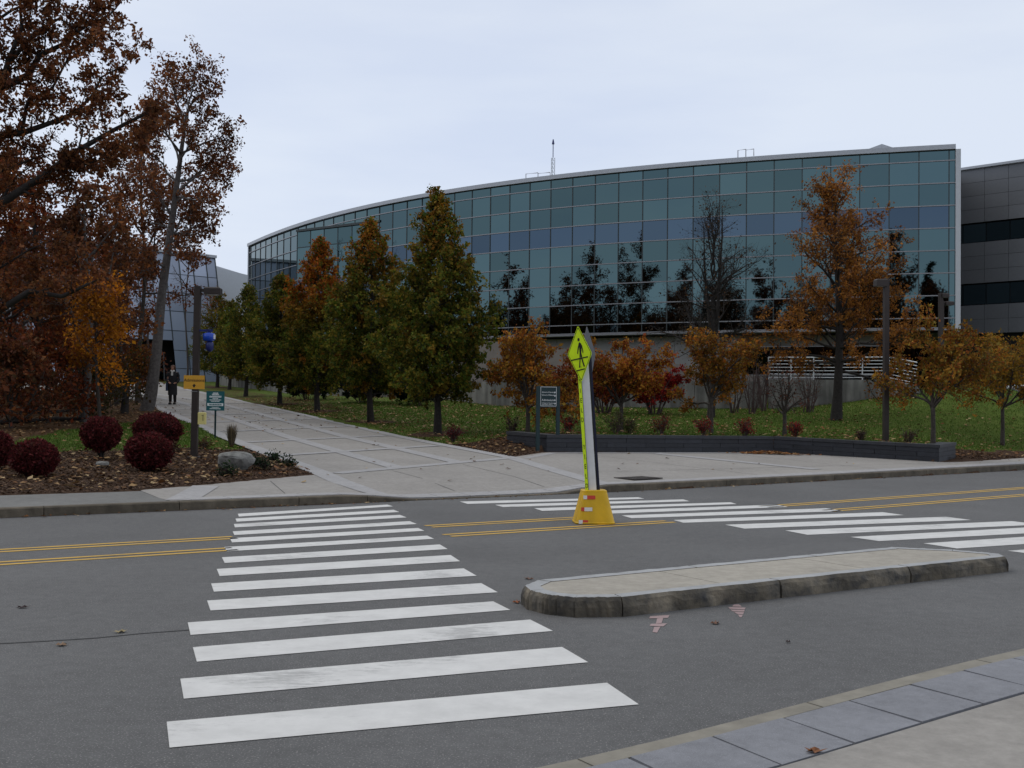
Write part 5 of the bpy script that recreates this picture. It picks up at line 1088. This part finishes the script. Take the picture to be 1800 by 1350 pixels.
# big oak whose trunk stands left of the frame
p = under(-110, 29); D = 29; trunk = locpath([(-110, 860), (-112, 700), (-118, 500), (-125, 350), (-120, 200), (-100, 60), (-90, -120)], D, p)
LB = [[(-122, 420), (-60, 385), (10, 350), (83, 300), (143, 260), (200, 230), (253, 197), (293, 160)], [(-122, 330), (-60, 262), (0, 240), (43, 230), (93, 217), (150, 197), (187, 180)], [(-118, 230), (-50, 180), (0, 150), (20, 110), (37, 50), (30, -20)], [(-118, 220), (-50, 185), (0, 158), (50, 130), (70, 97), (110, 73), (137, 50), (160, 10)],
      [(83, 300), (113, 294), (143, 293), (173, 293), (213, 283)], [(-118, 560), (-40, 550), (0, 541), (48, 515), (111, 518), (148, 504), (175, 492)], [(-100, 90), (-40, 60), (20, 20), (80, -10), (130, -60)], [(93, 217), (130, 190), (155, 160), (165, 120), (200, 95), (215, 60)], [(43, 230), (60, 180), (100, 160), (140, 110), (190, 90)],
      [(-125, 400), (-70, 470), (-20, 480), (40, 440), (90, 420)], [(-120, 300), (-50, 320), (20, 290), (70, 270), (120, 300)], [(20, 110), (60, 60), (110, 40), (160, 70), (205, 60)], [(110, 73), (150, 40), (180, 20), (205, -10)], [(143, 260), (190, 270), (230, 250), (262, 240)]]
r_ = np.random.default_rng(6); lim = []
for i, pxs in enumerate(LB):
    P = locpath(pxs, D, p) + r_.normal(size=(len(pxs), 3))*.04; P[:, 1] += np.linspace(0, r_.uniform(-1.5, 1.5), len(pxs)) if i in (4, 7, 8, 9, 10, 11, 12, 13) else 0; lim.append((P, .14 if i in (0, 1, 2, 3, 5) else .06))
broad('oak_tree', p, trunk, [.5, .42, .36, .32, .28, .22, .14], lim, 72, 'large oak at the left edge with dark limbs crossing the sky', 'oaks of the wood on the left', RUST, 27000, .10, kids=19, bark='bark_dark', twl=.27, twn=2.0, l2f=.26, jit=.08, droop=.4, sub=.4, aspect=.6, start=.12)
def wood(name, px, D, ytop, rad, seed, label, cols, nl, size=.15, clear=.3, trunk_px=None, tr=.14, bark='bark', n1=20, e0=.2, e1=1.2, prof=PROF_OV, kids=9, droop=.4):
    p = under(px, D); H = at(px, ytop, D)[2] - p[2]; zt = np.linspace(-.25, H*.92, 8); r = np.random.default_rng(seed); tk = np.stack([.12*np.sin(zt*.7 + seed), .1*np.cos(zt*.6 + seed) - .1*math.cos(seed), zt], 1); tk[:, 0] -= tk[1, 0]
    return broad(name, p, tk, np.interp(zt, [-.25, .2, H*.3, H], [tr*1.35, tr, tr*.75, .02]), grow(tk, H, rad, n1, seed + 1, clear, e0, e1, prof), seed + 2, label, 'trees of the wood on the left', cols, nl, size, kids=kids, bark=bark, twl=.3, twn=1.8, jit=.12, droop=droop)
ORB = [(.42, .15, .012), (.50, .20, .014), (.32, .10, .012)]
DKR = [(.13, .036, .018), (.09, .030, .018), (.17, .046, .018), (.07, .042, .02)]
wood('oak_tree', 150, 37, 330, 2.6, 81, 'slender straight grey trunk oak behind the round red bush', RUST, 6500, tr=.15, bark='bark_pale', clear=.42, n1=18)
wood('maple_tree', 176, 34.6, 505, 1.15, 84, 'small bright orange maple under the oaks', ORB, 4200, .11, .42, tr=.06, n1=14)
wood('oak_tree', 60, 42, 300, 3.2, 87, 'dark red oak with black trunk deep in the wood, left side', RED + DKR, 9000, tr=.2, bark='bark_dark', clear=.22)
wood('oak_tree', -20, 38, 260, 3.4, 90, 'rust coloured oak at the extreme left behind the large limbs', RUST + RED, 9500, tr=.2, bark='bark_dark', clear=.2)
wood('oak_tree', 120, 52, 380, 3.3, 93, 'brown oak standing behind the orange maple', DKR + RUST, 9000, tr=.18, clear=.2)
wood('oak_tree', 215, 56, 420, 2.8, 96, 'dull brown oak near the entrance, behind the leaning trunk', DKR + RUST, 6000, tr=.15, clear=.28)
wood('oak_tree', 15, 58, 330, 4.0, 99, 'deep red oak far back in the wood by the left edge', RED + DKR, 9000, .17, tr=.2, clear=.15)
wood('oak_tree', 205, 48, 300, 2.0, 102, 'thin half bare oak rising behind the leaning oak', RUST, 3000, tr=.1, clear=.35, n1=14)
wood('oak_tree', 240, 51, 165, 2.9, 123, 'tall thin leaved oak filling the gap behind the leaning oak', RUST, 8500, .13, tr=.12, clear=.35, n1=22)
wood('young_oak', 225, 46, 622, 1.3, 105, 'low young oak with mixed green and orange leaves beside leaning trunk', [(.05, .055, .014), (.16, .06, .014), (.08, .03, .014), (.22, .08, .014)], 2200, .12, .3, tr=.04, n1=12, e0=0, e1=.9)
wood('young_oak', 85, 36, 590, 1.6, 108, 'low reddish sapling thicket at the wood edge, left part', DKR + RED, 4200, .13, .12, tr=.05, n1=16)
wood('young_oak', 20, 33, 610, 1.6, 111, 'low brown sapling at the wood edge by the picture edge', DKR + RUST, 4200, .13, .1, tr=.05, n1=16)
wood('young_oak', 165, 43, 640, 1.6, 114, 'olive green sapling thicket below the orange maple', [(.04, .04, .014), (.055, .045, .014), (.06, .035, .016)], 3600, .12, .08, tr=.04, n1=16)
wood('young_oak', 205, 60, 590, 2.2, 117, 'dark brown sapling group at the back of the wood', DKR, 4200, .14, .1, tr=.06, n1=16)
wood('bare_tree', 330, 78, 365, 1.8, 120, 'thin bare tree with fine twigs beyond the leaning oak', DKR, 150, .06, .5, tr=.07, n1=10)
# stump and fallen branches
st_ = under(219, 44); stp = thing('tree_stump', st_, 0, 'short broken dark tree stump left of the leaning oak', 'stump'); MB().tube([(0, 0, -.1), (0, 0, .05), (.02, 0, .5), (.03, 0, .9), (.0, 0, 1.05)], [.22, .17, .13, .1, .03], 9).build('stump', M['bark_dark'], stp, True)
for i, (px, py, L, az) in enumerate(((70, 728, 2.6, .3), (110, 742, 2.0, -.4), (40, 745, 1.6, .8))):
    q = on(px, py); lg = MB().tube([(-L/2, 0, .02), (-L/6, .08, .1), (L/6, -.04, .09), (L/2, .05, .16)], [.09, .085, .07, .04], 8).build('fallen_branch', M['bark_dark'], None, True); lg.location = q; lg.rotation_euler = (0, 0, az); tag(lg, ['long dark fallen branch lying across the wood floor', 'dark fallen branch nearest the straight grey trunk', 'short fallen branch at the wood edge near the left frame'][i], 'branch')

# -- clipped red barberry balls
def ball(px, py, rx, ry, hz, seed, label, stem=.1):
    p = on(px, py); root = thing('round_bush', p, 0, label, 'bush', 'clipped dark red bushes in the mulch bed'); r = np.random.default_rng(seed); n = 9500
    u = unit(r.normal(size=(n, 3))); rad = r.uniform(.86, 1.02, n)[:, None]*(1 + .05*np.sin(u[:, :1]*7 + seed)*np.sin(u[:, 2:]*6)); c = np.array([0, 0, stem + hz]); P = u*rad*np.array([rx, ry, hz]) + c; P[:, 2] = np.maximum(P[:, 2], .04)
    V = leaf_arrays(r, P, .05, -.2, .6, .01); col = palette(r, n, [(.085, .014, .018), (.12, .02, .022), (.055, .012, .014), (.07, .022, .016), (.15, .03, .03)]); col = clump(P, col, r, 3.0, .35)
    npmesh('foliage', V, quads(n), M['leaf'], root, False, np.repeat(col, 4, 0))
    import bmesh
    bm = bmesh.new(); bmesh.ops.create_icosphere(bm, subdivisions=2, radius=.87); me = bpy.data.meshes.new('dark_core'); bm.to_mesh(me); bm.free(); me.materials.append(M['bark_dark']); o = link(bpy.data.objects.new('dark_core', me), root); o.scale = (rx, ry, hz); o.location = c  # solid dark core added so the leaf shell cannot be seen through
    for k in range(5): a = k*1.256; MB().tube([(.03*math.cos(a), .03*math.sin(a), -.05), (.08*math.cos(a), .08*math.sin(a), stem + hz*.3), (rx*.5*math.cos(a), ry*.5*math.sin(a), stem + hz*.9)], [.025, .02, .01], 5).build('stem', M['bark_dark'], root)
ball(177, 806, .41, .40, .36, 1, 'round dark red bush on a short stem, highest one left of centre', .17); ball(276, 792, .56, .5, .42, 2, 'largest dark red bush, behind another beside the lamp post', .05)
ball(261, 828, .43, .42, .36, 3, 'round dark red bush in front of the larger one', .02); ball(60, 838, .39, .38, .31, 4, 'round dark red bush nearest the kerb on the left', .03); ball(-10, 825, .33, .34, .33, 5, 'dark red bush cut off by the left picture edge', .06)
# -- loose shrubs
def shrub(name, p, h, rad, seed, label, cat, group, cols, nl, size, stems=9, bark='stem', l2=.4, kids=6, clumpf=2.0, sp=.6, twl=.14, lm='leaf'):
    root = thing(name, p, 0, label, cat, group); T = Tree(seed); r = T.r
    for i in range(stems):
        az = i*2.4 + r.normal()*.3; tipv = np.array([math.cos(az)*rad*r.uniform(.25, 1)*1.0, math.sin(az)*rad*r.uniform(.25, 1), h*r.uniform(.7, 1)]); k = np.linspace(0, 1, 5)[:, None]; b0 = np.array([math.cos(az), math.sin(az), 0])*rad*.12
        P = b0 + (tipv - b0)*k + np.array([0, 0, 1])*np.sin(k*3.1)*h*.08 + r.normal(size=(5, 3))*.02*h; P[0, 2] = -.05; T.limb(P, np.linspace(.012*h + .004, .004, 5), 4, kids, l2, .1, twl, 2.2, .0025, 2, .25, minl=.12)
    T.build(root, M[bark], nl, size, cols, None, lambda P, c, r_: clump(P, c, r_, clumpf, .45), jit=.04, aspect=.6, leafmat_=lm, droop=.2, name='foliage')
REDB = [(.36, .022, .02), (.26, .016, .016), (.30, .045, .018), (.15, .012, .014)]
ROR = [(.24, .05, .014), (.17, .035, .014), (.26, .09, .015), (.10, .03, .014)]
shrub('burning_bush', under(1150, 47.5), 2.0, 1.5, 131, 'bright scarlet bush against the retaining wall', 'bush', 'red bushes along the retaining wall', REDB, 7500, .10, 16, kids=9)
shrub('burning_bush', under(1062, 48.0), 1.9, 1.6, 132, 'deep red and orange bush behind the lime crossing sign', 'bush', 'red bushes along the retaining wall', ROR + REDB[3:], 6500, .10, 16, kids=9)
shrub('burning_bush', under(985, 49.0), 2.0, 1.4, 133, 'orange red bush behind the green directory sign', 'bush', 'red bushes along the retaining wall', ROR, 5200, .10, 14, kids=9)
YEW = [(.010, .022, .010), (.014, .028, .012), (.007, .015, .008)]
shrub('yew_bush', under(545, 60), 1.35, 2.2, 134, 'dark spreading yew between the pear trunks, left one', 'bush', 'dark yews behind the pear trees', YEW, 9000, .12, 22, kids=9)
shrub('yew_bush', under(640, 57), 1.25, 2.1, 135, 'dark spreading yew between the pear trunks, middle one', 'bush', 'dark yews behind the pear trees', YEW, 9000, .12, 22, kids=9)
shrub('yew_bush', under(730, 55), 1.1, 1.5, 136, 'dark spreading yew nearest the concrete wall, right one', 'bush', 'dark yews behind the pear trees', YEW, 6000, .12, 18, kids=9)
for i, (px, D, h, lab) in enumerate(((1290, 48.2, 2.0, 'bare grey shrub at the retaining wall, leftmost of the four'), (1322, 47.6, 2.2, 'bare grey shrub at the retaining wall, second from left'), (1342, 49, 2.6, 'tall bare twiggy shrub at the corner of the terrace wall'), (1422, 47, 2.2, 'bare purplish shrub leaning before the terrace wall'))):
    shrub('bare_shrub', under(px, D), h, .75, 140 + i, lab, 'shrub', 'bare shrubs along the wall', [(.10, .05, .03), (.12, .06, .03)], 60, .06, 9, kids=7, twl=.25)
SM = [(798, 33.5, .42, 'dark red', 'small dark red shrub right of the nearest pear trunk'), (900, 35.0, .55, 'grey', 'small grey brown shrub left of the directory sign'), (1000, 33.2, .55, 'red', 'small red shrub just right of the directory sign'), (1084, 33.5, .65, 'green', 'small green and brown shrub at the crab trunk behind the wall'), (1108, 33.6, .4, 'green', 'low grey green plant right of the small green shrub'),
      (1162, 33.4, .55, 'redbrown', 'wide reddish brown shrub behind the charcoal wall'), (1237, 33.6, .52, 'red', 'small red shrub left of the golden crab trunk'), (1310, 33.4, .5, 'red', 'small upright red shrub midway along the charcoal wall'), (1399, 33.7, .45, 'red', 'small red shrub beside the sparse reddish crab trunk'), (1513, 33.0, .28, 'grey', 'low dead brown clump left of the right lamp post'), (1597, 32.4, .42, 'grey', 'small brown shrub right of the right lamp post')]
SC = {'dark red': [(.09, .018, .02), (.06, .015, .016)], 'red': [(.22, .025, .02), (.15, .02, .018), (.10, .03, .02)], 'redbrown': [(.16, .03, .02), (.10, .03, .018), (.08, .03, .018)], 'grey': [(.06, .03, .018), (.045, .03, .02)], 'green': [(.05, .06, .02), (.06, .035, .02), (.09, .10, .04)]}
for i, (px, D, h, c, lab) in enumerate(SM):
    shrub('small_shrub', under(px, D), h, h*.55, 160 + i, lab, 'shrub', 'small shrubs behind the charcoal wall', SC[c], 420 if c != 'grey' else 160, .055, 12, kids=6, twl=.09, sp=.4)
for i, (px, py, s_, lab) in enumerate(((447, 818, .16, 'small dark green ground plant touching the boulder'), (460, 826, .17, 'dark green ground plant right of the boulder'), (480, 812, .15, 'dark green ground plant farthest from the road by the path edge'), (505, 820, .16, 'dark green ground plant near the bed tip'), (400, 838, .15, 'dark green ground plant in front of the boulder'), (300, 795, .2, 'small brownish plant left of the lamp post base'), (355, 790, .24, 'dry brown plant right of the lamp post base'))):
    shrub('ground_plant', on(px, py), s_*.75, s_*.85, 180 + i, lab, 'plant', 'low plants in the left mulch bed', YEW + [(.03, .05, .02)] if i < 5 else [(.07, .04, .02)], 260, .05, 10, kids=4, twl=.06)
# ornamental grass tuft
def tuft(p, h, rad, n, seed, label, cols):
    root = thing('grass_tuft', p, 0, label, 'plant'); r = np.random.default_rng(seed); az = r.uniform(0, 6.28, n); b = np.stack([np.cos(az)*rad*.3*r.uniform(0, 1, n), np.sin(az)*rad*.3*r.uniform(0, 1, n), np.full(n, -.03)], 1); hh = h*r.uniform(.55, 1.05, n); tip = b + np.stack([np.cos(az)*rad*r.uniform(.2, 1, n), np.sin(az)*rad*r.uniform(.2, 1, n), hh], 1); sd_ = np.stack([-np.sin(az), np.cos(az), 0*az], 1)*.006
    mid = (b + tip)/2 + np.array([0, 0, .08*h]); V = np.stack([b - sd_, b + sd_, mid + sd_*.8, mid - sd_*.8, mid - sd_*.8, mid + sd_*.8, tip + sd_*.2, tip - sd_*.2], 1).reshape(-1, 3); npmesh('blades', V, quads(2*n), M['leaf_dry'], root, False, np.repeat(palette(r, n, cols), 8, 0))
    MB().tube([(0, 0, -.05), (0, 0, .06)], [rad*.35, rad*.25], 8).build('crown_base', M['bark_dark'], root)
tuft(on(407, 785), .62, .17, 420, 9, 'tall dry ornamental grass tuft at the path edge', [(.16, .12, .07), (.10, .08, .05), (.08, .06, .05)])

# -- trees across the road behind the viewpoint, seen mirrored in the glass
def copy_tree(o, loc, rz, sc_, label, group):
    c = o.copy(); COL.objects.link(c); c.location = loc; c.rotation_euler = (0, 0, rz); c.scale = (sc_,)*3; c['label'] = label; c['group'] = group
    for ch in o.children: d = ch.copy(); COL.objects.link(d); d.parent = c
    return c
src = [o for o in bpy.data.objects if o.name.startswith(('oak_tree', 'bare_tree')) and o.parent is None]
src = [o for o in src if o['label'].startswith(('slender', 'brown oak', 'dull brown', 'deep red', 'nearly bare', 'thin half', 'dark red oak'))]
ysrc = [o for o in bpy.data.objects if o.name.startswith('young_oak') and o.parent is None]
for i in range(44):
    x = -85 + i*2.2; o = ysrc[i % len(ysrc)]; copy_tree(o, (x + random.uniform(-1, 1), -17 - random.uniform(0, 8), .04), random.uniform(0, 6), random.uniform(2.6, 4.2), 'thicket tree across the road, seen only as a reflection in the glass', 'thicket mirrored in the glass')
for i in range(52):
    x = -85 + i*1.75 + random.uniform(-1.5, 1.5); y = -20 - random.uniform(0, 18) - .05*abs(x); o = src[i % len(src)]
    copy_tree(o, (x, y, .04), random.uniform(0, 6), random.uniform(1.7, 2.5), 'tree across the road, seen only as a reflection in the glass panes', 'trees mirrored in the glass')
for i in range(52):
    t = -110 + i*2.2 + random.uniform(-1.5, 1.5); s = 38 + random.uniform(0, 38); x, y = W(t, s)
    if y > 2 and x/y > -.58: continue
    copy_tree(src[i % len(src)], (x, y, gz(x, y)), random.uniform(0, 6), random.uniform(1.15, 1.6), 'tree of the wood beyond the left picture edge, seen mirrored in the glass', 'wood beyond the left edge')
def conifer(p, H, rad, seed, label):
    root = thing('conifer_tree', p, 0, label, 'tree', 'trees mirrored in the glass'); T = Tree(seed); r = T.r; T.tube([(0, 0, -.1), (0, 0, H*.5), (0, 0, H)], [.25, .15, .02], 7)
    for i in range(52):
        f = i/46; h = H*(.08 + .9*f); L = rad*(1 - f)**.85*r.uniform(.8, 1.1) + .15; az = i*2.4; d = np.array([math.cos(az), math.sin(az), -.12]); T.limb([np.array([0, 0, h]) + d*L*k/3 for k in range(4)], np.linspace(.03, .006, 4), 3, 8, .35, 0, .3, 1.5, .004, 2, .15)
    T.build(root, M['bark_dark'], 9000, .22, YEW, None, None, jit=.1)
conifer((3.5, -26, .04), 19, 3.2, 191, 'tall dark conifer across the road, mirrored in the glass'); conifer((-14, -30, .04), 15, 2.8, 192, 'shorter dark conifer across the road, mirrored further left')

# ------------------------------------------------------------------ grass blades and fallen leaves
r = np.random.default_rng(11)
def scatter(n, tr_, sr_):
    t = r.uniform(*tr_, n); s = r.uniform(*sr_, n); x, y = W(t, s); return x, y, t, s
x, y, t, s = scatter(330000, (-4, 44), (20, 52)); mu, li = masks(x, y)
ok = ~paved(t, s) & (mu < .35) & (li < .6) & (s > s_back(t) + .15) & ((r.uniform(size=len(x)) > li*1.2)); x, y = x[ok], y[ok]; z = G(x, y, True); n = len(x)
az = r.uniform(0, 6.28, n); hgt = r.uniform(.035, .085, n); dx = np.stack([np.cos(az), np.sin(az), 0*az], 1)*.011; b = np.stack([x, y, z - .005], 1); tip = b + np.stack([r.normal(size=n)*.02, r.normal(size=n)*.02, hgt], 1)
V = np.stack([b - dx, b + dx, tip], 1).reshape(-1, 3); gc_ = palette(r, n, [(.055, .11, .015), (.075, .135, .02), (.10, .15, .026), (.045, .085, .013)])
gr = npmesh('grass', V, np.arange(3*n).reshape(-1, 3), M['leaf'], None, False, np.repeat(gc_, 3, 0)); tag(gr, 'short green lawn grass around the plaza and path', 'grass', None, 'stuff')
def fallen(name, x, y, z, size, cols, label, kind='stuff'):
    n = len(x); az = r.uniform(0, 6.28, n); d = np.stack([np.cos(az), np.sin(az), r.normal(size=n)*.15], 1); sd_ = np.stack([-np.sin(az), np.cos(az), r.normal(size=n)*.25], 1); L = (size*np.clip(r.lognormal(0, .3, n), .5, 1.5))[:, None]; P = np.stack([x, y, z + .016], 1)
    V = np.stack([P - d*L*.5, P + sd_*L*.33 + np.array([0, 0, .012]), P + d*L*.5, P - sd_*L*.33 + np.array([0, 0, .008])], 1).reshape(-1, 3); o = npmesh(name, V, quads(n), M['leaf_dry'], None, False, np.repeat(palette(r, n, cols), 4, 0)); tag(o, label, 'leaves', None, kind)
TAN = [(.22, .13, .06), (.30, .19, .09), (.14, .07, .03), (.18, .08, .03), (.36, .26, .14), (.10, .05, .025)]
X, Y, Z = [], [], []
x, y, t, s = scatter(95000, (-6, 44), (18.5, 60)); mu, li = masks(x, y); pv = paved(t, s)
prob = np.where(pv, .008 + .02*(s > 34), .12 + .25*mu*(t < 12) + .12*mu + .9*li*(t > tR(s)) + .35*li*(t < tL(s))); prob = prob*(s > s_kerb(t) + .2); kk = r.uniform(size=len(x)) < prob; kk &= ~((np.abs(s - s_back(t)) < .5) & (t > 17) & (t < 29))
x, y, t, s, pv = x[kk], y[kk], t[kk], s[kk], pv[kk]; z = np.where(pv, zpave(t, s) + .0, G(x, y, True) + .045); fallen('fallen_leaves', x, y, z, .105, TAN, 'dry tan fallen leaves scattered over lawn, beds and path')
# mulch chips
x, y, t, s = scatter(90000, (-6, 32), (18.6, 29)); mu, li = masks(x, y); kk = (mu > .5) & ~paved(t, s) & (s > s_back(t) + .05) & ~((np.abs(s - s_back(t)) < .55) & (t > 17) & (t < 29)); x, y = x[kk], y[kk]
fallen('mulch_chips', x, y, G(x, y, True), .06, [(.05, .028, .018), (.09, .055, .036), (.13, .08, .05), (.035, .02, .014)], 'brown shredded bark mulch covering the beds')
# drift of leaves in the corner of the charcoal wall
q = on(1350, 797); n = 420; x = q[0] + r.normal(size=n)*.45; y = q[1] - .25 + r.normal(size=n)*.16; t, s = TS(x, y); kk = s < s_back(t) - .08; x, y, t, s = x[kk], y[kk], t[kk], s[kk]
fallen('leaf_drift', x, y, zpave(t, s) + r.uniform(0, .07, len(x))*np.exp(-((x - q[0])/.5)**2), .10, [(.30, .12, .04), (.22, .09, .03), (.34, .2, .09)], 'drift of orange leaves in the corner of the charcoal wall')
tg = r.uniform(-4, 26, 260); sg2 = s_kerb(tg) - np.abs(r.normal(size=260))*.12 - .03; x, y = W(tg, sg2); fallen('gutter_leaves', x, y, 0*x, .06, TAN, 'small dry leaves lying in the gutter along the far kerb')
# single leaves on the road
import itertools
for i, (px, py, lab) in enumerate(((1432, 1307, 'brown leaf on the near granite pavers'), (1257, 1096, 'brown leaf on the road below the pink arrow mark'), (930, 1018, 'brown leaf on the road behind the island end'), (212, 1111, 'pale leaf on the road above the tar seam'), (108, 1134, 'tan leaf on the road below the tar seam'), (40, 1068, 'dark leaf on the left lane near the frame edge'), (908, 1059, 'orange leaf against the rounded island end'), (1462, 1029, 'orange leaf at the foot of the island kerb'), (1385, 1129, 'tiny dark leaf on the asphalt right of centre'))):
    zz = .125 if i == 0 else .004; q = flat(px, py, zz if i else .09); 
    if i == 0: t_, s_ = TS(q[0], q[1]); q[2] = z_near(t_) + .006
    Lf = .05 if i != 8 else .025; out = []
    for k in range(14):
        a = k/14*6.283; rr = Lf*(1 if k % 2 == 0 else .55)*(1.25 if k == 0 else 1); out.append((rr*math.cos(a), rr*math.sin(a)*.75, .004 + .012*(k % 3 == 0)))
    o = pymesh('fallen_leaf', [(0, 0, .003)] + out, [(0, k + 1, (k + 1) % 14 + 1) for k in range(14)], solid('brown_leaf_%d' % i, [(.20, .08, .03), (.16, .08, .05), (.17, .09, .06), (.34, .28, .16), (.25, .16, .10), (.04, .02, .02), (.28, .09, .03), (.30, .11, .03), (.04, .02, .02)][i], .8)); o.location = q; o.rotation_euler = (0, 0, i*1.3); tag(o, lab, 'leaf', 'single leaves on the road')
